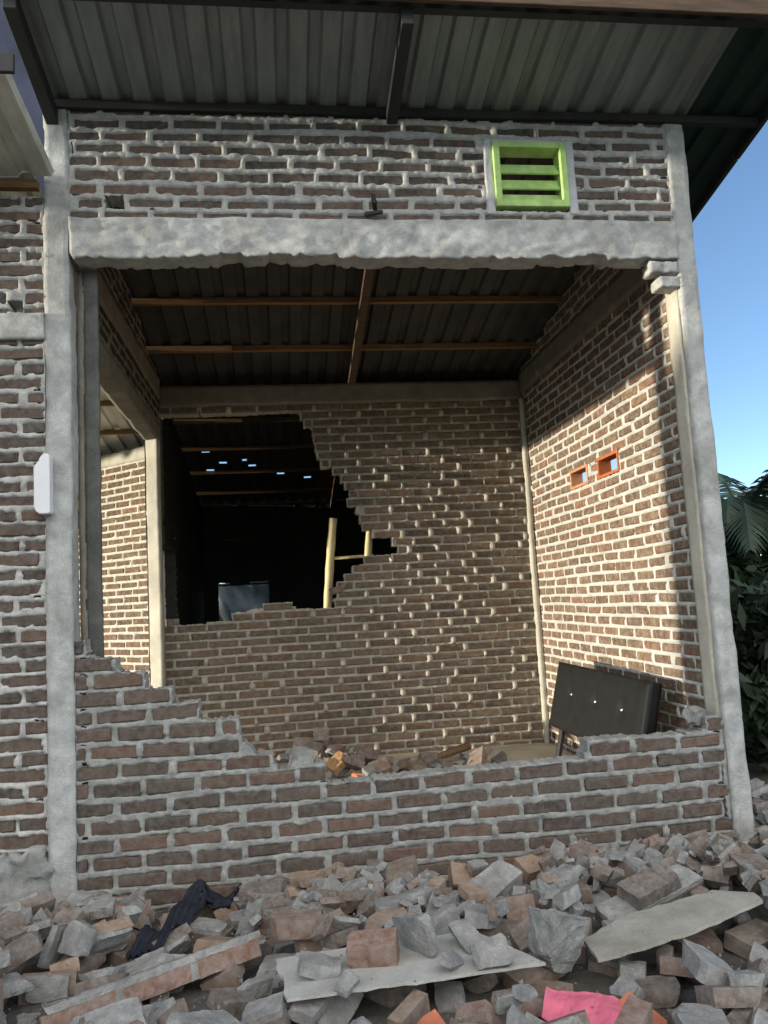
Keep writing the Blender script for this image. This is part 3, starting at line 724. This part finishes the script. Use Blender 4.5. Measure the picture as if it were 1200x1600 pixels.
KEEP = [(.10, .90, -1.52, -.85), (.86, 1.64, -1.62, -1.12), (1.72, 2.46, -1.55, -1.02), (1.50, 1.93, -.72, -.30), (1.95, 2.5, -1.02, -.70), (1.55, 1.82, -1.75, -1.45), (.36, .74, -.9, -.2), (1.02, 1.35, -1.75, -1.55), (1.75, 1.98, -1.8, -1.5)]
pts_used = []
def scatter(n, tl, dmin0, keep, box=None, small=False):
    cnt = 0; tries = 0
    while cnt < n and tries < 45*n:
        tries += 1
        x = rng.uniform(-.75, 3.9); y = -rng.uniform(.06, 1.0)**.9*1.72-.04
        if x > W+.2: y = rng.uniform(-1.0, .5)
        if small and x > W+.05: continue
        if box: x = rng.uniform(box[0], box[1]); y = rng.uniform(box[2], box[3])
        if not inview(x, y): continue
        if -.14 < x < W+.15 and y > -.07: continue
        if keep and any(a-.03 < x < b+.03 and c-.03 < y < d+.03 for a, b, c, d in KEEP): continue
        if min([math.hypot(x-a, y-b) for a, b in pts_used[-400:]] or [9]) < dmin0: continue
        pr = protos[rng.choice(len(protos), p=PW)]
        rot = (rng.normal(0, tl)+(math.pi/2 if rng.uniform() < .35 else 0), rng.normal(-.15, tl), rng.normal(.5, .6))
        lim = float(base_h(np.array([[x]]), np.array([[y]]))[0, 0])+(.10 if not keep else (.185 if y < -.25 else .13))
        if drop(pr, x, y, rot, rng.uniform(.8, 1.25) if not small else rng.uniform(.4, .65), sink=.012, limit=lim) is None: continue
        pts_used.append((x, y)); cnt += 1
scatter(170, .3, .07, False)
# --- hero pieces of the heap
def free(name, V, Fq, m, x, y, rot, label, cat, sink=.01, mi=None, group=None):
    Rm = np.array(Euler(rot).to_matrix()); Vw = V@Rm.T+np.array([x, y, 0]); dz = settle(Vw, sink)
    me = mesh_from(name, V, Fq, m)
    if mi is not None: me.polygons.foreach_set('material_index', mi)
    o = bpy.data.objects.new(name, me); o.location = (x, y, dz); o.rotation_euler = rot; col.objects.link(o); tag(o, label, cat, group); return o
M_RBH = brick_mat('fragment_brick', [(.20, .10, .07), (.24, .12, .085), (.17, .09, .065)], .5, (.36, .33, .30), True)
# long toppled row of bricks
parts = []; mi = []; nv = 0; Vs = []; Fs = []
for k in range(3):
    V, Fq = chunk((.205, .10, .052), 1 if k != 1 else 0, 130+k, .003, .012, (.75, .92)); V = V+np.array([(k-1)*.228, 0, 0]); Vs.append(V); Fs.append(Fq+nv); mi += [0]*len(Fq); nv += len(V)
V, Fq = chunk((.68, .102, .022), 3, 140, .006, .013, (.8, .97)); V = V+np.array([0, 0, .036]); Vs.append(V); Fs.append(Fq+nv); mi += [1]*len(Fq); nv += len(V)
for k in (-.5, .5):
    V, Fq = chunk((.03, .098, .05), 1, 141, .004, .01, (.8, .97)); V = V+np.array([k*.228, 0, 0]); Vs.append(V); Fs.append(Fq+nv); mi += [1]*len(Fq); nv += len(V)
free('brick_row_fragment', np.concatenate(Vs), np.concatenate(Fs), [M_RBH, M_RM], .50, -1.08, (R(-22), R(-4), R(24)), 'long toppled row of three red bricks joined by mortar at lower left', 'brick', mi=mi)
# boards
M_BW = cement_mat('dusty_board', (.33, .32, .29), (.45, .44, .41), (.56, .55, .52), 6)
M_BY = cement_mat('cream_board', (.24, .225, .19), (.37, .35, .30), (.47, .44, .38), 6)
def board(poly, t, seed):
    q_ = []; r_ = np.random.default_rng(int(abs(poly[0][0])*1000))
    for i in range(len(poly)):
        a, b = np.array(poly[i]), np.array(poly[(i+1) % len(poly)]); k_ = max(1, int(np.linalg.norm(b-a)/.035)); q_ += [tuple(a+(b-a)*j/k_+r_.normal(0, .0035, 2)) for j in range(k_)]
    poly = q_
    n = len(poly); V = [(x, y, z) for z in (-t/2, t/2) for x, y in poly]; return np.array(V), [tuple(range(n))[::-1], tuple(range(n, 2*n))]+[(i, (i+1) % n, n+(i+1) % n, n+i) for i in range(n)]
def board_free(name, poly, t, m, loc, rot, label, cat):
    V, Fq = board(poly, t, 0); me = mesh_from(name, V, Fq, m); o = bpy.data.objects.new(name, me); o.location = loc; o.rotation_euler = rot; col.objects.link(o); tag(o, label, cat)
    w = np.array(Euler(rot).to_matrix()); xs = np.linspace(0, 1, 60)
    P0 = np.array(poly); lo = P0.min(0); hi = P0.max(0); gx, gy = np.meshgrid(np.linspace(lo[0], hi[0], 90), np.linspace(lo[1], hi[1], 90)); k = in_poly(gx, gy, poly)
    Q = np.stack([gx[k], gy[k], 0*gx[k]+t/2], 1)@w.T+np.array(loc); ix = np.clip(((Q[:, 0]-HX0)/HG).astype(int), 0, HNX-1); iy = np.clip(((Q[:, 1]-HY0)/HG).astype(int), 0, HNY-1)
    np.maximum.at(H, (ix, iy), Q[:, 2]); return o
board_free('cement_board', [(-.36, -.155), (.36, -.15), (.30, -.02), (.22, .15), (-.12, .17), (-.40, .14)], .008, M_BW, (1.27, -1.32, .075), (R(-3), R(-2), R(-2)), 'pale grey flat board at bottom centre with rubble lying on it', 'board')
board_free('cement_board', [(-.34, -.13), (.0, -.12), (.33, -.05), (.36, .02), (.28, .12), (-.10, .11), (-.30, .02)], .010, M_BY, (2.10, -1.25, .075), (R(-4), R(-3), R(11)), 'cream flat board with a broken corner at lower right of the heap', 'board')
# brick lumps on the boards
free('broken_brick', *chunk((.145, .09, .075), 2, 151, .003, .011, (.7, .9)), M_RBH, 1.16, -1.30, (R(12), R(-4), R(-12)), 'orange-red half brick sitting on the pale grey board', 'brick')
free('mortar_chunk', *chunk((.15, .11, .17), 8, 152, .010, .011, (.55, .85)), M_RM, 1.70, -1.33, (R(10), R(15), R(30)), 'upright whitish mortar lump between the two flat boards', 'rubble')
for k, (x, y, s) in enumerate(((1.0, -1.33, .9), (1.37, -1.42, .7), (1.30, -1.28, 1.0), (1.48, -1.45, .8), (1.07, -1.45, .5), (1.45, -1.30, .9))):
    drop(protos[11+(k*2) % 8], x, y, (k*.7, .3, k), s)
free('mortared_brick', *chunk((.25, .12, .07), 2, 153, .004, .012, (.75, .92)), M_RM, 1.72, -.50, (R(22), R(-16), R(28)), 'pale cement covered brick tilted up near the foot of the low wall', 'brick')
# big joined lump on the right
Vs = []; Fs = []; mi = []; nv = 0
for k, (dx, dz) in enumerate(((-.11, 0), (.12, 0), (0, .066))):
    V, Fq = chunk((.215, .105, .05), 1, 160+k, .004, .012, (.8, .92)); Vs.append(V+np.array([dx, 0, dz])); Fs.append(Fq+nv); nv += len(V); mi += [0]*len(Fq)
V, Fq = chunk((.44, .11, .02), 3, 165, .006, .013, (.8, .95)); Vs.append(V+np.array([0, 0, .033])); Fs.append(Fq+nv); nv += len(V); mi += [1]*len(Fq)
free('brick_row_fragment', np.concatenate(Vs), np.concatenate(Fs), [M_RB, M_RM], 2.22, -.85, (R(14), R(-9), R(20)), 'large dusty fragment of stacked grey-brown bricks above the cream board', 'brick', mi=mi)
# terracotta pieces
M_TC = flat_mat('orange_tile', (.50, .16, .09), .75, 0, .25, 12, .3)
V, Fq = chunk((.22, .06, .03), 1, 171, .002, .012, (.8, .95)); free('roof_tile_piece', V, Fq, M_TC, 1.86, -1.66, (R(10), R(22), R(-52)), 'long orange clay tile piece at the bottom right', 'tile')
V, Fq = chunk((.14, .06, .03), 2, 172, .002, .012, (.75, .92)); free('roof_tile_piece', V, Fq, M_TC, 1.29, -1.66, (R(10), R(24), R(-60)), 'short orange clay tile piece below the pale grey board', 'tile')
# pink sheet
M_PK = flat_mat('pink_plastic', (.72, .16, .24), .5, 0, .12, 6, .4)
gx, gy = np.meshgrid(np.linspace(-.10, .10, 24), np.linspace(-.06, .06, 14), indexing='ij')
zz_ = .014*np.sin(gx*22+gy*10)+.010*np.cos(gy*45+gx*9)+.010*fbm(np.stack([gx.ravel(), gy.ravel(), 0*gx.ravel()], 1), 26, 3).reshape(gx.shape); V = np.stack([gx.ravel(), gy.ravel(), zz_.ravel()], 1); V = np.concatenate([V, V-np.array([0, 0, .004])])
ny_ = 14; I, J = np.meshgrid(np.arange(23), np.arange(13), indexing='ij'); I = I.ravel(); J = J.ravel(); q = np.stack([I*ny_+J, (I+1)*ny_+J, (I+1)*ny_+J+1, I*ny_+J+1], 1)
rim = [(i, i+1) for i in range(13)]+[(i*14+13, (i+1)*14+13) for i in range(23)]+[(23*14+i+1, 23*14+i) for i in range(12, -1, -1)]+[((i+1)*14, i*14) for i in range(22, -1, -1)]
free('plastic_scrap', V, np.concatenate([q, q[:, ::-1]+24*14, np.array([(b, a, a+336, b+336) for a, b in rim])]), M_PK, 1.68, -1.60, (R(12), R(8), R(-24)), 'crumpled pink plastic scrap at the bottom edge of the heap', 'scrap', sink=.002)
scatter(265, .5, .03, True)
scatter(130, .6, .02, True, None, True)
scatter(60, .35, .05, True, (1.0, 3.0, -1.95, -1.42))
# dark blue cloth draped over the rubble
M_CL = flat_mat('navy_cloth', (.020, .022, .032), .9, 0, .3, 20, .2)
nu_, nv_ = 60, 16; V = []
cl = [(.40, -.80), (.46, -.62), (.50, -.42), (.54, -.27), (.60, -.26), (.70, -.33)]
for i in range(nu_):
    t = i/(nu_-1)*(len(cl)-1); k = min(int(t), len(cl)-2); f = t-k; c = np.array(cl[k])*(1-f)+np.array(cl[k+1])*f; dr = np.array(cl[k+1])-np.array(cl[k]); dr /= np.linalg.norm(dr); nr = np.array([-dr[1], dr[0]])
    for j in range(nv_):
        s = (j/(nv_-1)-.5); w = .11*(1-.35*abs(i/(nu_-1)-.4)); p = c+nr*s*w
        ix = int((p[0]-HX0)/HG); iy = int((p[1]-HY0)/HG); h = H[max(0, ix-5):ix+6, max(0, iy-5):iy+6].mean()
        pk = .07*math.exp(-((i/(nu_-1)-.62)/.16)**2)
        V.append((p[0], p[1], h+.022+pk+.010*math.sin(s*26+i*.15)))
V = np.array(V); n0 = len(V); V = np.concatenate([V, V-np.array([0, 0, .004])])
I, J = np.meshgrid(np.arange(nu_-1), np.arange(nv_-1), indexing='ij'); I = I.ravel(); J = J.ravel(); q = np.stack([I*nv_+J, I*nv_+J+1, (I+1)*nv_+J+1, (I+1)*nv_+J], 1)
rim = [(a*nv_, (a+1)*nv_) for a in range(nu_-1)]+[((a+1)*nv_+nv_-1, a*nv_+nv_-1) for a in range(nu_-1)]
o = mesh_obj('cloth', V, np.concatenate([q, q[:, ::-1]+n0, np.array([(a, b, b+n0, a+n0) for a, b in rim])]), M_CL, smooth=True); tag(o, 'dark navy cloth draped over the rubble near the foot of the left column', 'cloth')

# small debris as one mass
V0 = []; F0 = []
tmpl = []
for i in range(6):
    V, Fq = chunk((1, .8, .6), 5, 300+i, .06, .5, (.5, .85)); tmpl.append((V, Fq))
nb_ = 0
for i in range(9000):
    x = rng.uniform(-.8, 3.9); y = rng.uniform(-1.8, -.03) if x < W+.1 else rng.uniform(-1.2, .5)
    ix = int(np.clip((x-HX0)/HG, 0, HNX-1)); iy = int(np.clip((y-HY0)/HG, 0, HNY-1))
    if H[ix, iy] > H0[ix, iy]+.035 and i % 12: continue
    V, Fq = tmpl[i % 6]; s = rng.uniform(.003, .009)*(1.6 if rng.uniform() < .15 else 1)
    Rm = np.array(Euler(tuple(rng.uniform(0, 6.28, 3))).to_matrix())
    V0.append((V*s)@Rm.T+np.array([x, y, H[ix, iy]-s*.05])); F0.append(Fq+nb_); nb_ += len(V)
# a line of dust and crumbs against the wall foot
o = mesh_obj('mortar_crumbs', np.concatenate(V0), np.concatenate(F0), M_DUST); tag(o, 'crumbs of mortar and brick dust scattered over the rubble heap', 'debris', kind='stuff')

# upright slab and debris on the low wall and the floor inside
def at(name, V, Fq, m, loc, rot, label, cat, group=None):
    me = mesh_from(name, V, Fq, m); o = bpy.data.objects.new(name, me); o.location = loc; o.rotation_euler = rot; col.objects.link(o); return tag(o, label, cat, group)
at('mortar_chunk', *chunk((.10, .05, .13), 5, 181, .006, .010, (.55, .8)), M_RM, (.99, .05, .405), (0, R(18), .3), 'pointed mortar shard standing on the broken slope of the low wall', 'rubble')
at('mortar_chunk', *chunk((.09, .07, .09), 6, 182, .007, .010, (.6, .85)), M_RM, (2.93, .05, .475), (.3, .2, .5), 'mortar lump on top of the low wall beside the right column', 'rubble')
at('broken_brick', *chunk((.16, .10, .05), 1, 183, .003, .011, (.8, .9)), M_RBH, (1.40, D+.04, 1.245), (0, R(-20), R(10)), 'loose red brick tilted on the lower edge of the hole', 'brick')
at('broken_brick', *chunk((.09, .08, .06), 2, 184, .003, .011, (.8, .9)), M_RB, (.055, D+.05, 1.04), (0, 0, .4), 'small dark brick on the sill beside the left rear column', 'brick')
lab_in = ('broken brick piece lying on the dusty floor inside the room', 'brick', 'brick pieces on the floor inside the room')
rr = np.random.default_rng(5)
for i in range(60):
    x = rr.uniform(.75, 1.75) if i < 38 else rr.uniform(1.2, 2.5); y = rr.uniform(1.75, 2.55); k = [1, 2, 4, 5, 7, 12, 14, 16, 3, 6][i % 10]; kind, me, Vp = protos[k]
    s = rr.uniform(.75, 1.2); rot = (rr.normal(0, .5), rr.normal(0, .45), rr.uniform(0, 6.28)); Rm = np.array(Euler(rot).to_matrix()); zmin = ((Vp*s)@Rm.T)[:, 2].min()
    pile = .16*math.exp(-((x-1.1)/.35)**2)*(i % 3)/2
    o = bpy.data.objects.new(LAB[kind][0], me); o.scale = (s,)*3; o.rotation_euler = rot; o.location = (x, y, -.10-zmin+pile); col.objects.link(o)
    if kind == 'mortar': tag(o, 'mortar piece lying on the dusty floor inside the room', 'rubble', 'mortar pieces on the floor inside the room')
    else: tag(o, *lab_in)
at('broken_brick', *chunk((.15, .10, .06), 1, 185, .003, .011, (.8, .9)), brick_mat('ochre_brick', [(.40, .22, .10)]*2, .2, (.45, .38, .28), True), (1.27, 1.95, .02), (R(25), R(-38), R(20)), 'ochre brick tilted on top of the pile inside the room', 'brick')
M_STK = flat_mat('weathered_stick', (.20, .13, .08), .8, 0, .3, 8, .2, (1, 8, 8))
mb = MB(); mb.tube([(1.62, 1.95, -.06), (1.95, 2.1, -.04), (2.28, 2.28, .0)], [.018, .022, .03], 8); tag(mb.build('wooden_stick', M_STK, smooth=True), 'dark wooden stick with a thick end on the floor inside', 'stick')
mb = MB(); mb.box((1.45, 2.02, -.075), (2.05, 2.09, -.05), .003, 0, Euler((R(4), R(2), R(14)))); tag(mb.build('wooden_plank', M_WOOD), 'flat weathered wooden plank lying beside the indoor rubble pile', 'plank')
mb = MB(); mb.tube([(1.95, 2.35, -.075), (2.18, 2.40, -.07)], .014, 8); tag(mb.build('wooden_stick', M_TC, smooth=True), 'short reddish stick lying behind the dark stick inside', 'stick')
mb = MB(); mb.tube([(1.35, 1.8, -.04), (1.60, 1.72, -.06)], .014, 8); tag(mb.build('wooden_stick', M_TC, smooth=True), 'thin orange stick at the right foot of the indoor pile', 'stick')

# ================================================================== VEGETATION
M_LF = flat_mat('dark_leaf', (.020, .034, .016), .6, 0, .5, 1.2, .3)
M_PF = flat_mat('palm_leaf', (.030, .050, .030), .6, 0, .4, 1.2, .3)
M_BK = flat_mat('bark', (.10, .08, .06), .9, 0, .3, 10, .1)
def shrub(name, x, y, rad, h, nl, label, cat, seed, group=None, leaf=.09):
    e = empty(name, (x, y, -.42), label, cat, group); r = np.random.default_rng(seed)
    mb = MB()
    for k in range(6):
        a = r.uniform(0, 6.28); q = rad*.5; mb.tube([(x, y, -.42), (x+q*.4*math.cos(a), y+q*.4*math.sin(a), -.42+h*.4), (x+q*math.cos(a), y+q*math.sin(a), -.42+h*.8)], [.04, .03, .012], 6)
    mb.build('stem', M_BK, e)
    cl_ = [(r.normal(0, .42)*rad, r.normal(0, .42)*rad, h*r.uniform(.12, .9), rad*r.uniform(.22, .4)) for _ in range(34)]
    V = []; Fq = []
    for i in range(nl):
        c = cl_[i % len(cl_)]; d = r.normal(size=3); d /= np.linalg.norm(d); p = np.array([x+c[0], y+c[1], -.42+c[2]])+d*c[3]*r.uniform(.3, 1.0)
        if p[2] < -.40: p[2] = -.38
        a = r.normal(size=3); a /= np.linalg.norm(a); b = np.cross(a, r.normal(size=3)); b /= np.linalg.norm(b); L_ = leaf*r.uniform(.6, 1.4)
        k = len(V); V += [p-a*L_, p+b*L_*.35, p+a*L_, p-b*L_*.35]; Fq.append((k, k+1, k+2, k+3))
    mesh_obj('foliage', np.array(V), np.array(Fq), M_LF, e)
def palm(x, y, zc, nf, L_, label, seed, group=None):
    e = empty('palm_tree', (x, y, -.42), label, 'palm'); r = np.random.default_rng(seed)
    mb = MB(); mb.tube([(x, y, -.42), (x+.04, y, zc*.5), (x, y, zc)], [.14, .11, .09], 10); mb.build('trunk', M_BK, e, smooth=True)
    for k in range(nf):
        az = 2*math.pi*k/nf+r.uniform(-.2, .2); el = r.uniform(.5, 1.25); V = []; Fq = []; p = np.array([x, y, zc], float); n = 30; ll = L_*r.uniform(.8, 1.1)
        rh = []
        for i in range(n):
            rh.append(p.copy()); p = p+ll/n*np.array([math.cos(az)*math.cos(el), math.sin(az)*math.cos(el), math.sin(el)]); el -= 2.0/n*(.5+i/n)
        mb = MB(); mb.tube(rh, [.02*(1-i/n)+.003 for i in range(n)], 5)
        for i in range(3, n):
            tdir = rh[i]-rh[i-1]; tdir /= np.linalg.norm(tdir); sd = np.cross(tdir, [0, 0, 1]); sd /= np.linalg.norm(sd)+1e-6
            lf = ll*.24*math.sin(math.pi*min(1, .15+i/n*.85))**.6
            for s in (-1, 1):
                for h_ in (0, .5):
                    b = rh[i-1]+(rh[i]-rh[i-1])*h_; d = sd*s*.85+tdir*.55+np.array([0, 0, -.35-r.uniform(0, .3)]); d /= np.linalg.norm(d)
                    w = tdir*.018; kk = len(V); V += [b-w, b+w, b+d*lf*.6+w*.8, b+d*lf+np.array([0, 0, -.04]), b+d*lf*.6-w*.8]; Fq.append((kk, kk+1, kk+2, kk+3, kk+4))
        mb.add(V, Fq); mb.build('frond', M_PF, e)
shrub('shrub', 4.75, 2.4, .75, 1.45, 5200, 'dark leafy shrub beside the right column of the house', 'shrub', 1)
shrub('shrub', 6.3, 4.6, 1.1, 2.0, 5200, 'taller dark shrub farther back under the palm', 'shrub', 2, leaf=.12)
palm(6.5, 5.2, 1.75, 18, 1.9, 'low coconut palm with arching fronds behind the right column', 3)
def tree(x, y, h, rad, label, seed, nl=5000):
    e = empty('leafy_tree', (x, y, -.42), label, 'tree'); r = np.random.default_rng(seed)
    mb = MB(); mb.tube([(x, y, -.42), (x+.1, y, h*.3), (x, y+.1, h*.6)], [.22, .17, .1], 10)
    for k in range(7):
        a = r.uniform(0, 6.28); mb.tube([(x+.05, y, h*r.uniform(.3, .5)), (x+rad*.5*math.cos(a), y+rad*.5*math.sin(a), h*.7)], [.08, .02], 6)
    mb.build('trunk', M_BK, e, smooth=True)
    cs = [(r.normal(0, .45)*rad, r.normal(0, .45)*rad, h*r.uniform(.42, .98), rad*r.uniform(.2, .38)) for _ in range(40)]; V = []; Fq = []
    for i in range(nl):
        c = cs[i % 40]; d = r.normal(size=3); d /= np.linalg.norm(d); p = np.array([x+c[0], y+c[1], c[2]-.2])+d*c[3]*r.uniform(.4, 1.0)
        a = r.normal(size=3); a /= np.linalg.norm(a); b = np.cross(a, r.normal(size=3)); b /= np.linalg.norm(b); L_ = .16*r.uniform(.6, 1.4)
        k = len(V); V += [p-a*L_, p+b*L_*.4, p+a*L_, p-b*L_*.4]; Fq.append((k, k+1, k+2, k+3))
    mesh_obj('crown', np.array(V), np.array(Fq), M_LF, e)
tree(1.1, 10.4, 2.9, 1.7, 'leafy tree seen through the far window of the dark back room', 5)
# unseen house added left of the frame to block sun from the street side
oh = empty('sun_blocker_house', (-9, -6, -.42), 'unseen plain house added at the left as a sun blocker', 'house')
M_PL = flat_mat('blocker_plaster', (.5, .48, .42), .9, 0, .1, 2, .1)
mb = MB(); mb.box((-11.5, -11, -.42), (-7.0, -.74, 2.9), .01); mb.build('wall', M_PL, oh)
mb = MB(); mb.add([(-12, -11.5, 2.9), (-6.6, -11.5, 2.9), (-6.6, -.70, 2.9), (-12, -.70, 2.9), (-9.3, -9, 4.5), (-9.3, -3.5, 4.5)], [(3, 2, 1, 0), (0, 1, 4), (1, 2, 5, 4), (2, 3, 5), (3, 0, 4, 5)]); mb.build('roof', M_TC, oh)
mb = MB(); mb.box((-7.02, -5, .6), (-6.97, -3.8, 1.8), .005); mb.build('window', M_DARK, oh)

# ------------------------------------------------------------------ labels that single out each piece of the heap
bpy.context.view_layer.update()
def pxy(o):
    v = np.array(o.location)-CAM; d = v@cf; return 600+FPX*(v@cr)/d, 800-FPX*(v@cu)/d
ORD = ['leftmost', 'second from left', 'third from left', 'fourth from left', 'fifth from left', 'sixth from left', 'seventh from left', 'eighth from left', 'ninth from left', 'tenth from left']+[w+' from left' for w in 'eleventh twelfth thirteenth fourteenth fifteenth sixteenth seventeenth eighteenth nineteenth twentieth'.split()]
from collections import defaultdict
cells = defaultdict(list)
COLS = ['at the far left edge', 'below the left column', 'below the stepped wall', 'left of centre', 'at the centre', 'right of centre', 'below the headboard', 'below the right column']
ROWS = ['close to the wall', 'in the heap\'s second row', 'in the heap\'s third row', 'at the bottom edge', 'far side']
for o in list(col.objects):
    if o.parent is None and o.get('group') in [v[3] for v in LAB.values()]:
        x, y = pxy(o); c = int(np.clip(x/150, 0, 7)); top = 1400-110*np.clip(x/1200, 0, 1); r_ = int(np.clip((y-top)/((1600-top)/4), 0, 3))
        r_ = 4 if (o.location.x > W+.12 and o.location.y > -.35) else r_; cells[(o['group'], r_, c)].append((x, o))
NM = {LAB['brick'][3]: 'broken brick', LAB['mortar'][3]: 'mortar lump', LAB['both'][3]: 'mortar-caked brick'}
split = {}
for k_, L_ in cells.items():
    L_.sort(key=lambda t: pxy(t[1])[1]); n_p = 1 if len(L_) <= 9 else (2 if len(L_) <= 18 else 4)
    for j_ in range(n_p): split[k_+(['', ' higher up' if n_p == 2 else ' at the top', ' lower down' if n_p == 2 else ' above the middle', ' below the middle', ' at the foot'][0 if n_p == 1 else j_+1],)] = L_[len(L_)*j_//n_p:len(L_)*(j_+1)//n_p]
ROWS[0] = 'by the wall'; ROWS[1] = "in the heap's second row"
for (g, r_, c, part_), L_ in split.items():
    L_.sort(key=lambda t: t[0])
    for i, (x, o) in enumerate(L_):
        o['label'] = (NM[g]+' '+COLS[c]+' '+ROWS[r_]+part_) if len(L_) == 1 else (NM[g]+' '+COLS[c]+' '+ROWS[r_]+part_+', '+ORD[min(i, 19)])
cells = defaultdict(list)
for g, nm in (('brick pieces on the floor inside the room', 'brick piece'), ('mortar pieces on the floor inside the room', 'mortar piece')):
    for o in col.objects:
        if o.get('group') == g:
            x, y = pxy(o); cells[(nm, int(o.location.y > 2.05)+int(o.location.y > 2.32), int(x > 560)+int(x > 500))].append((x, o))
for (nm, r_, c), L_ in cells.items():
    L_.sort(key=lambda t: t[0])
    for i, (x, o) in enumerate(L_):
        o['label'] = nm+' on the indoor floor, '+['near the low wall', 'in the middle', 'near the back wall'][r_]+', '+['left part', 'central part', 'right part'][c]+('' if len(L_) == 1 else ', '+ORD[i])

M_HAZE = flat_mat('haze_blue', (.022, .036, .046), .5, 0, .6, 5, .4)  # bluish sheet added to imitate the haze beyond the window
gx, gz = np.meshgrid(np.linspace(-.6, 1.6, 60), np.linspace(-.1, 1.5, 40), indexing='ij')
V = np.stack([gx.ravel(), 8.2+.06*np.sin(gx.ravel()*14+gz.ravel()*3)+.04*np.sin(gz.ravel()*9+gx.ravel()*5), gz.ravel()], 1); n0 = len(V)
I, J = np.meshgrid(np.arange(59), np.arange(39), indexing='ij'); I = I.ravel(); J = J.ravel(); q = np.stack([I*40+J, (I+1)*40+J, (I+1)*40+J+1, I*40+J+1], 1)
o = mesh_obj('backdrop', np.concatenate([V, V+np.array([0, .004, 0])]), np.concatenate([q, q[:, ::-1]+n0]), M_HAZE, smooth=True); tag(o, 'blue tarpaulin added outside to give the small far window its haze', 'backdrop')
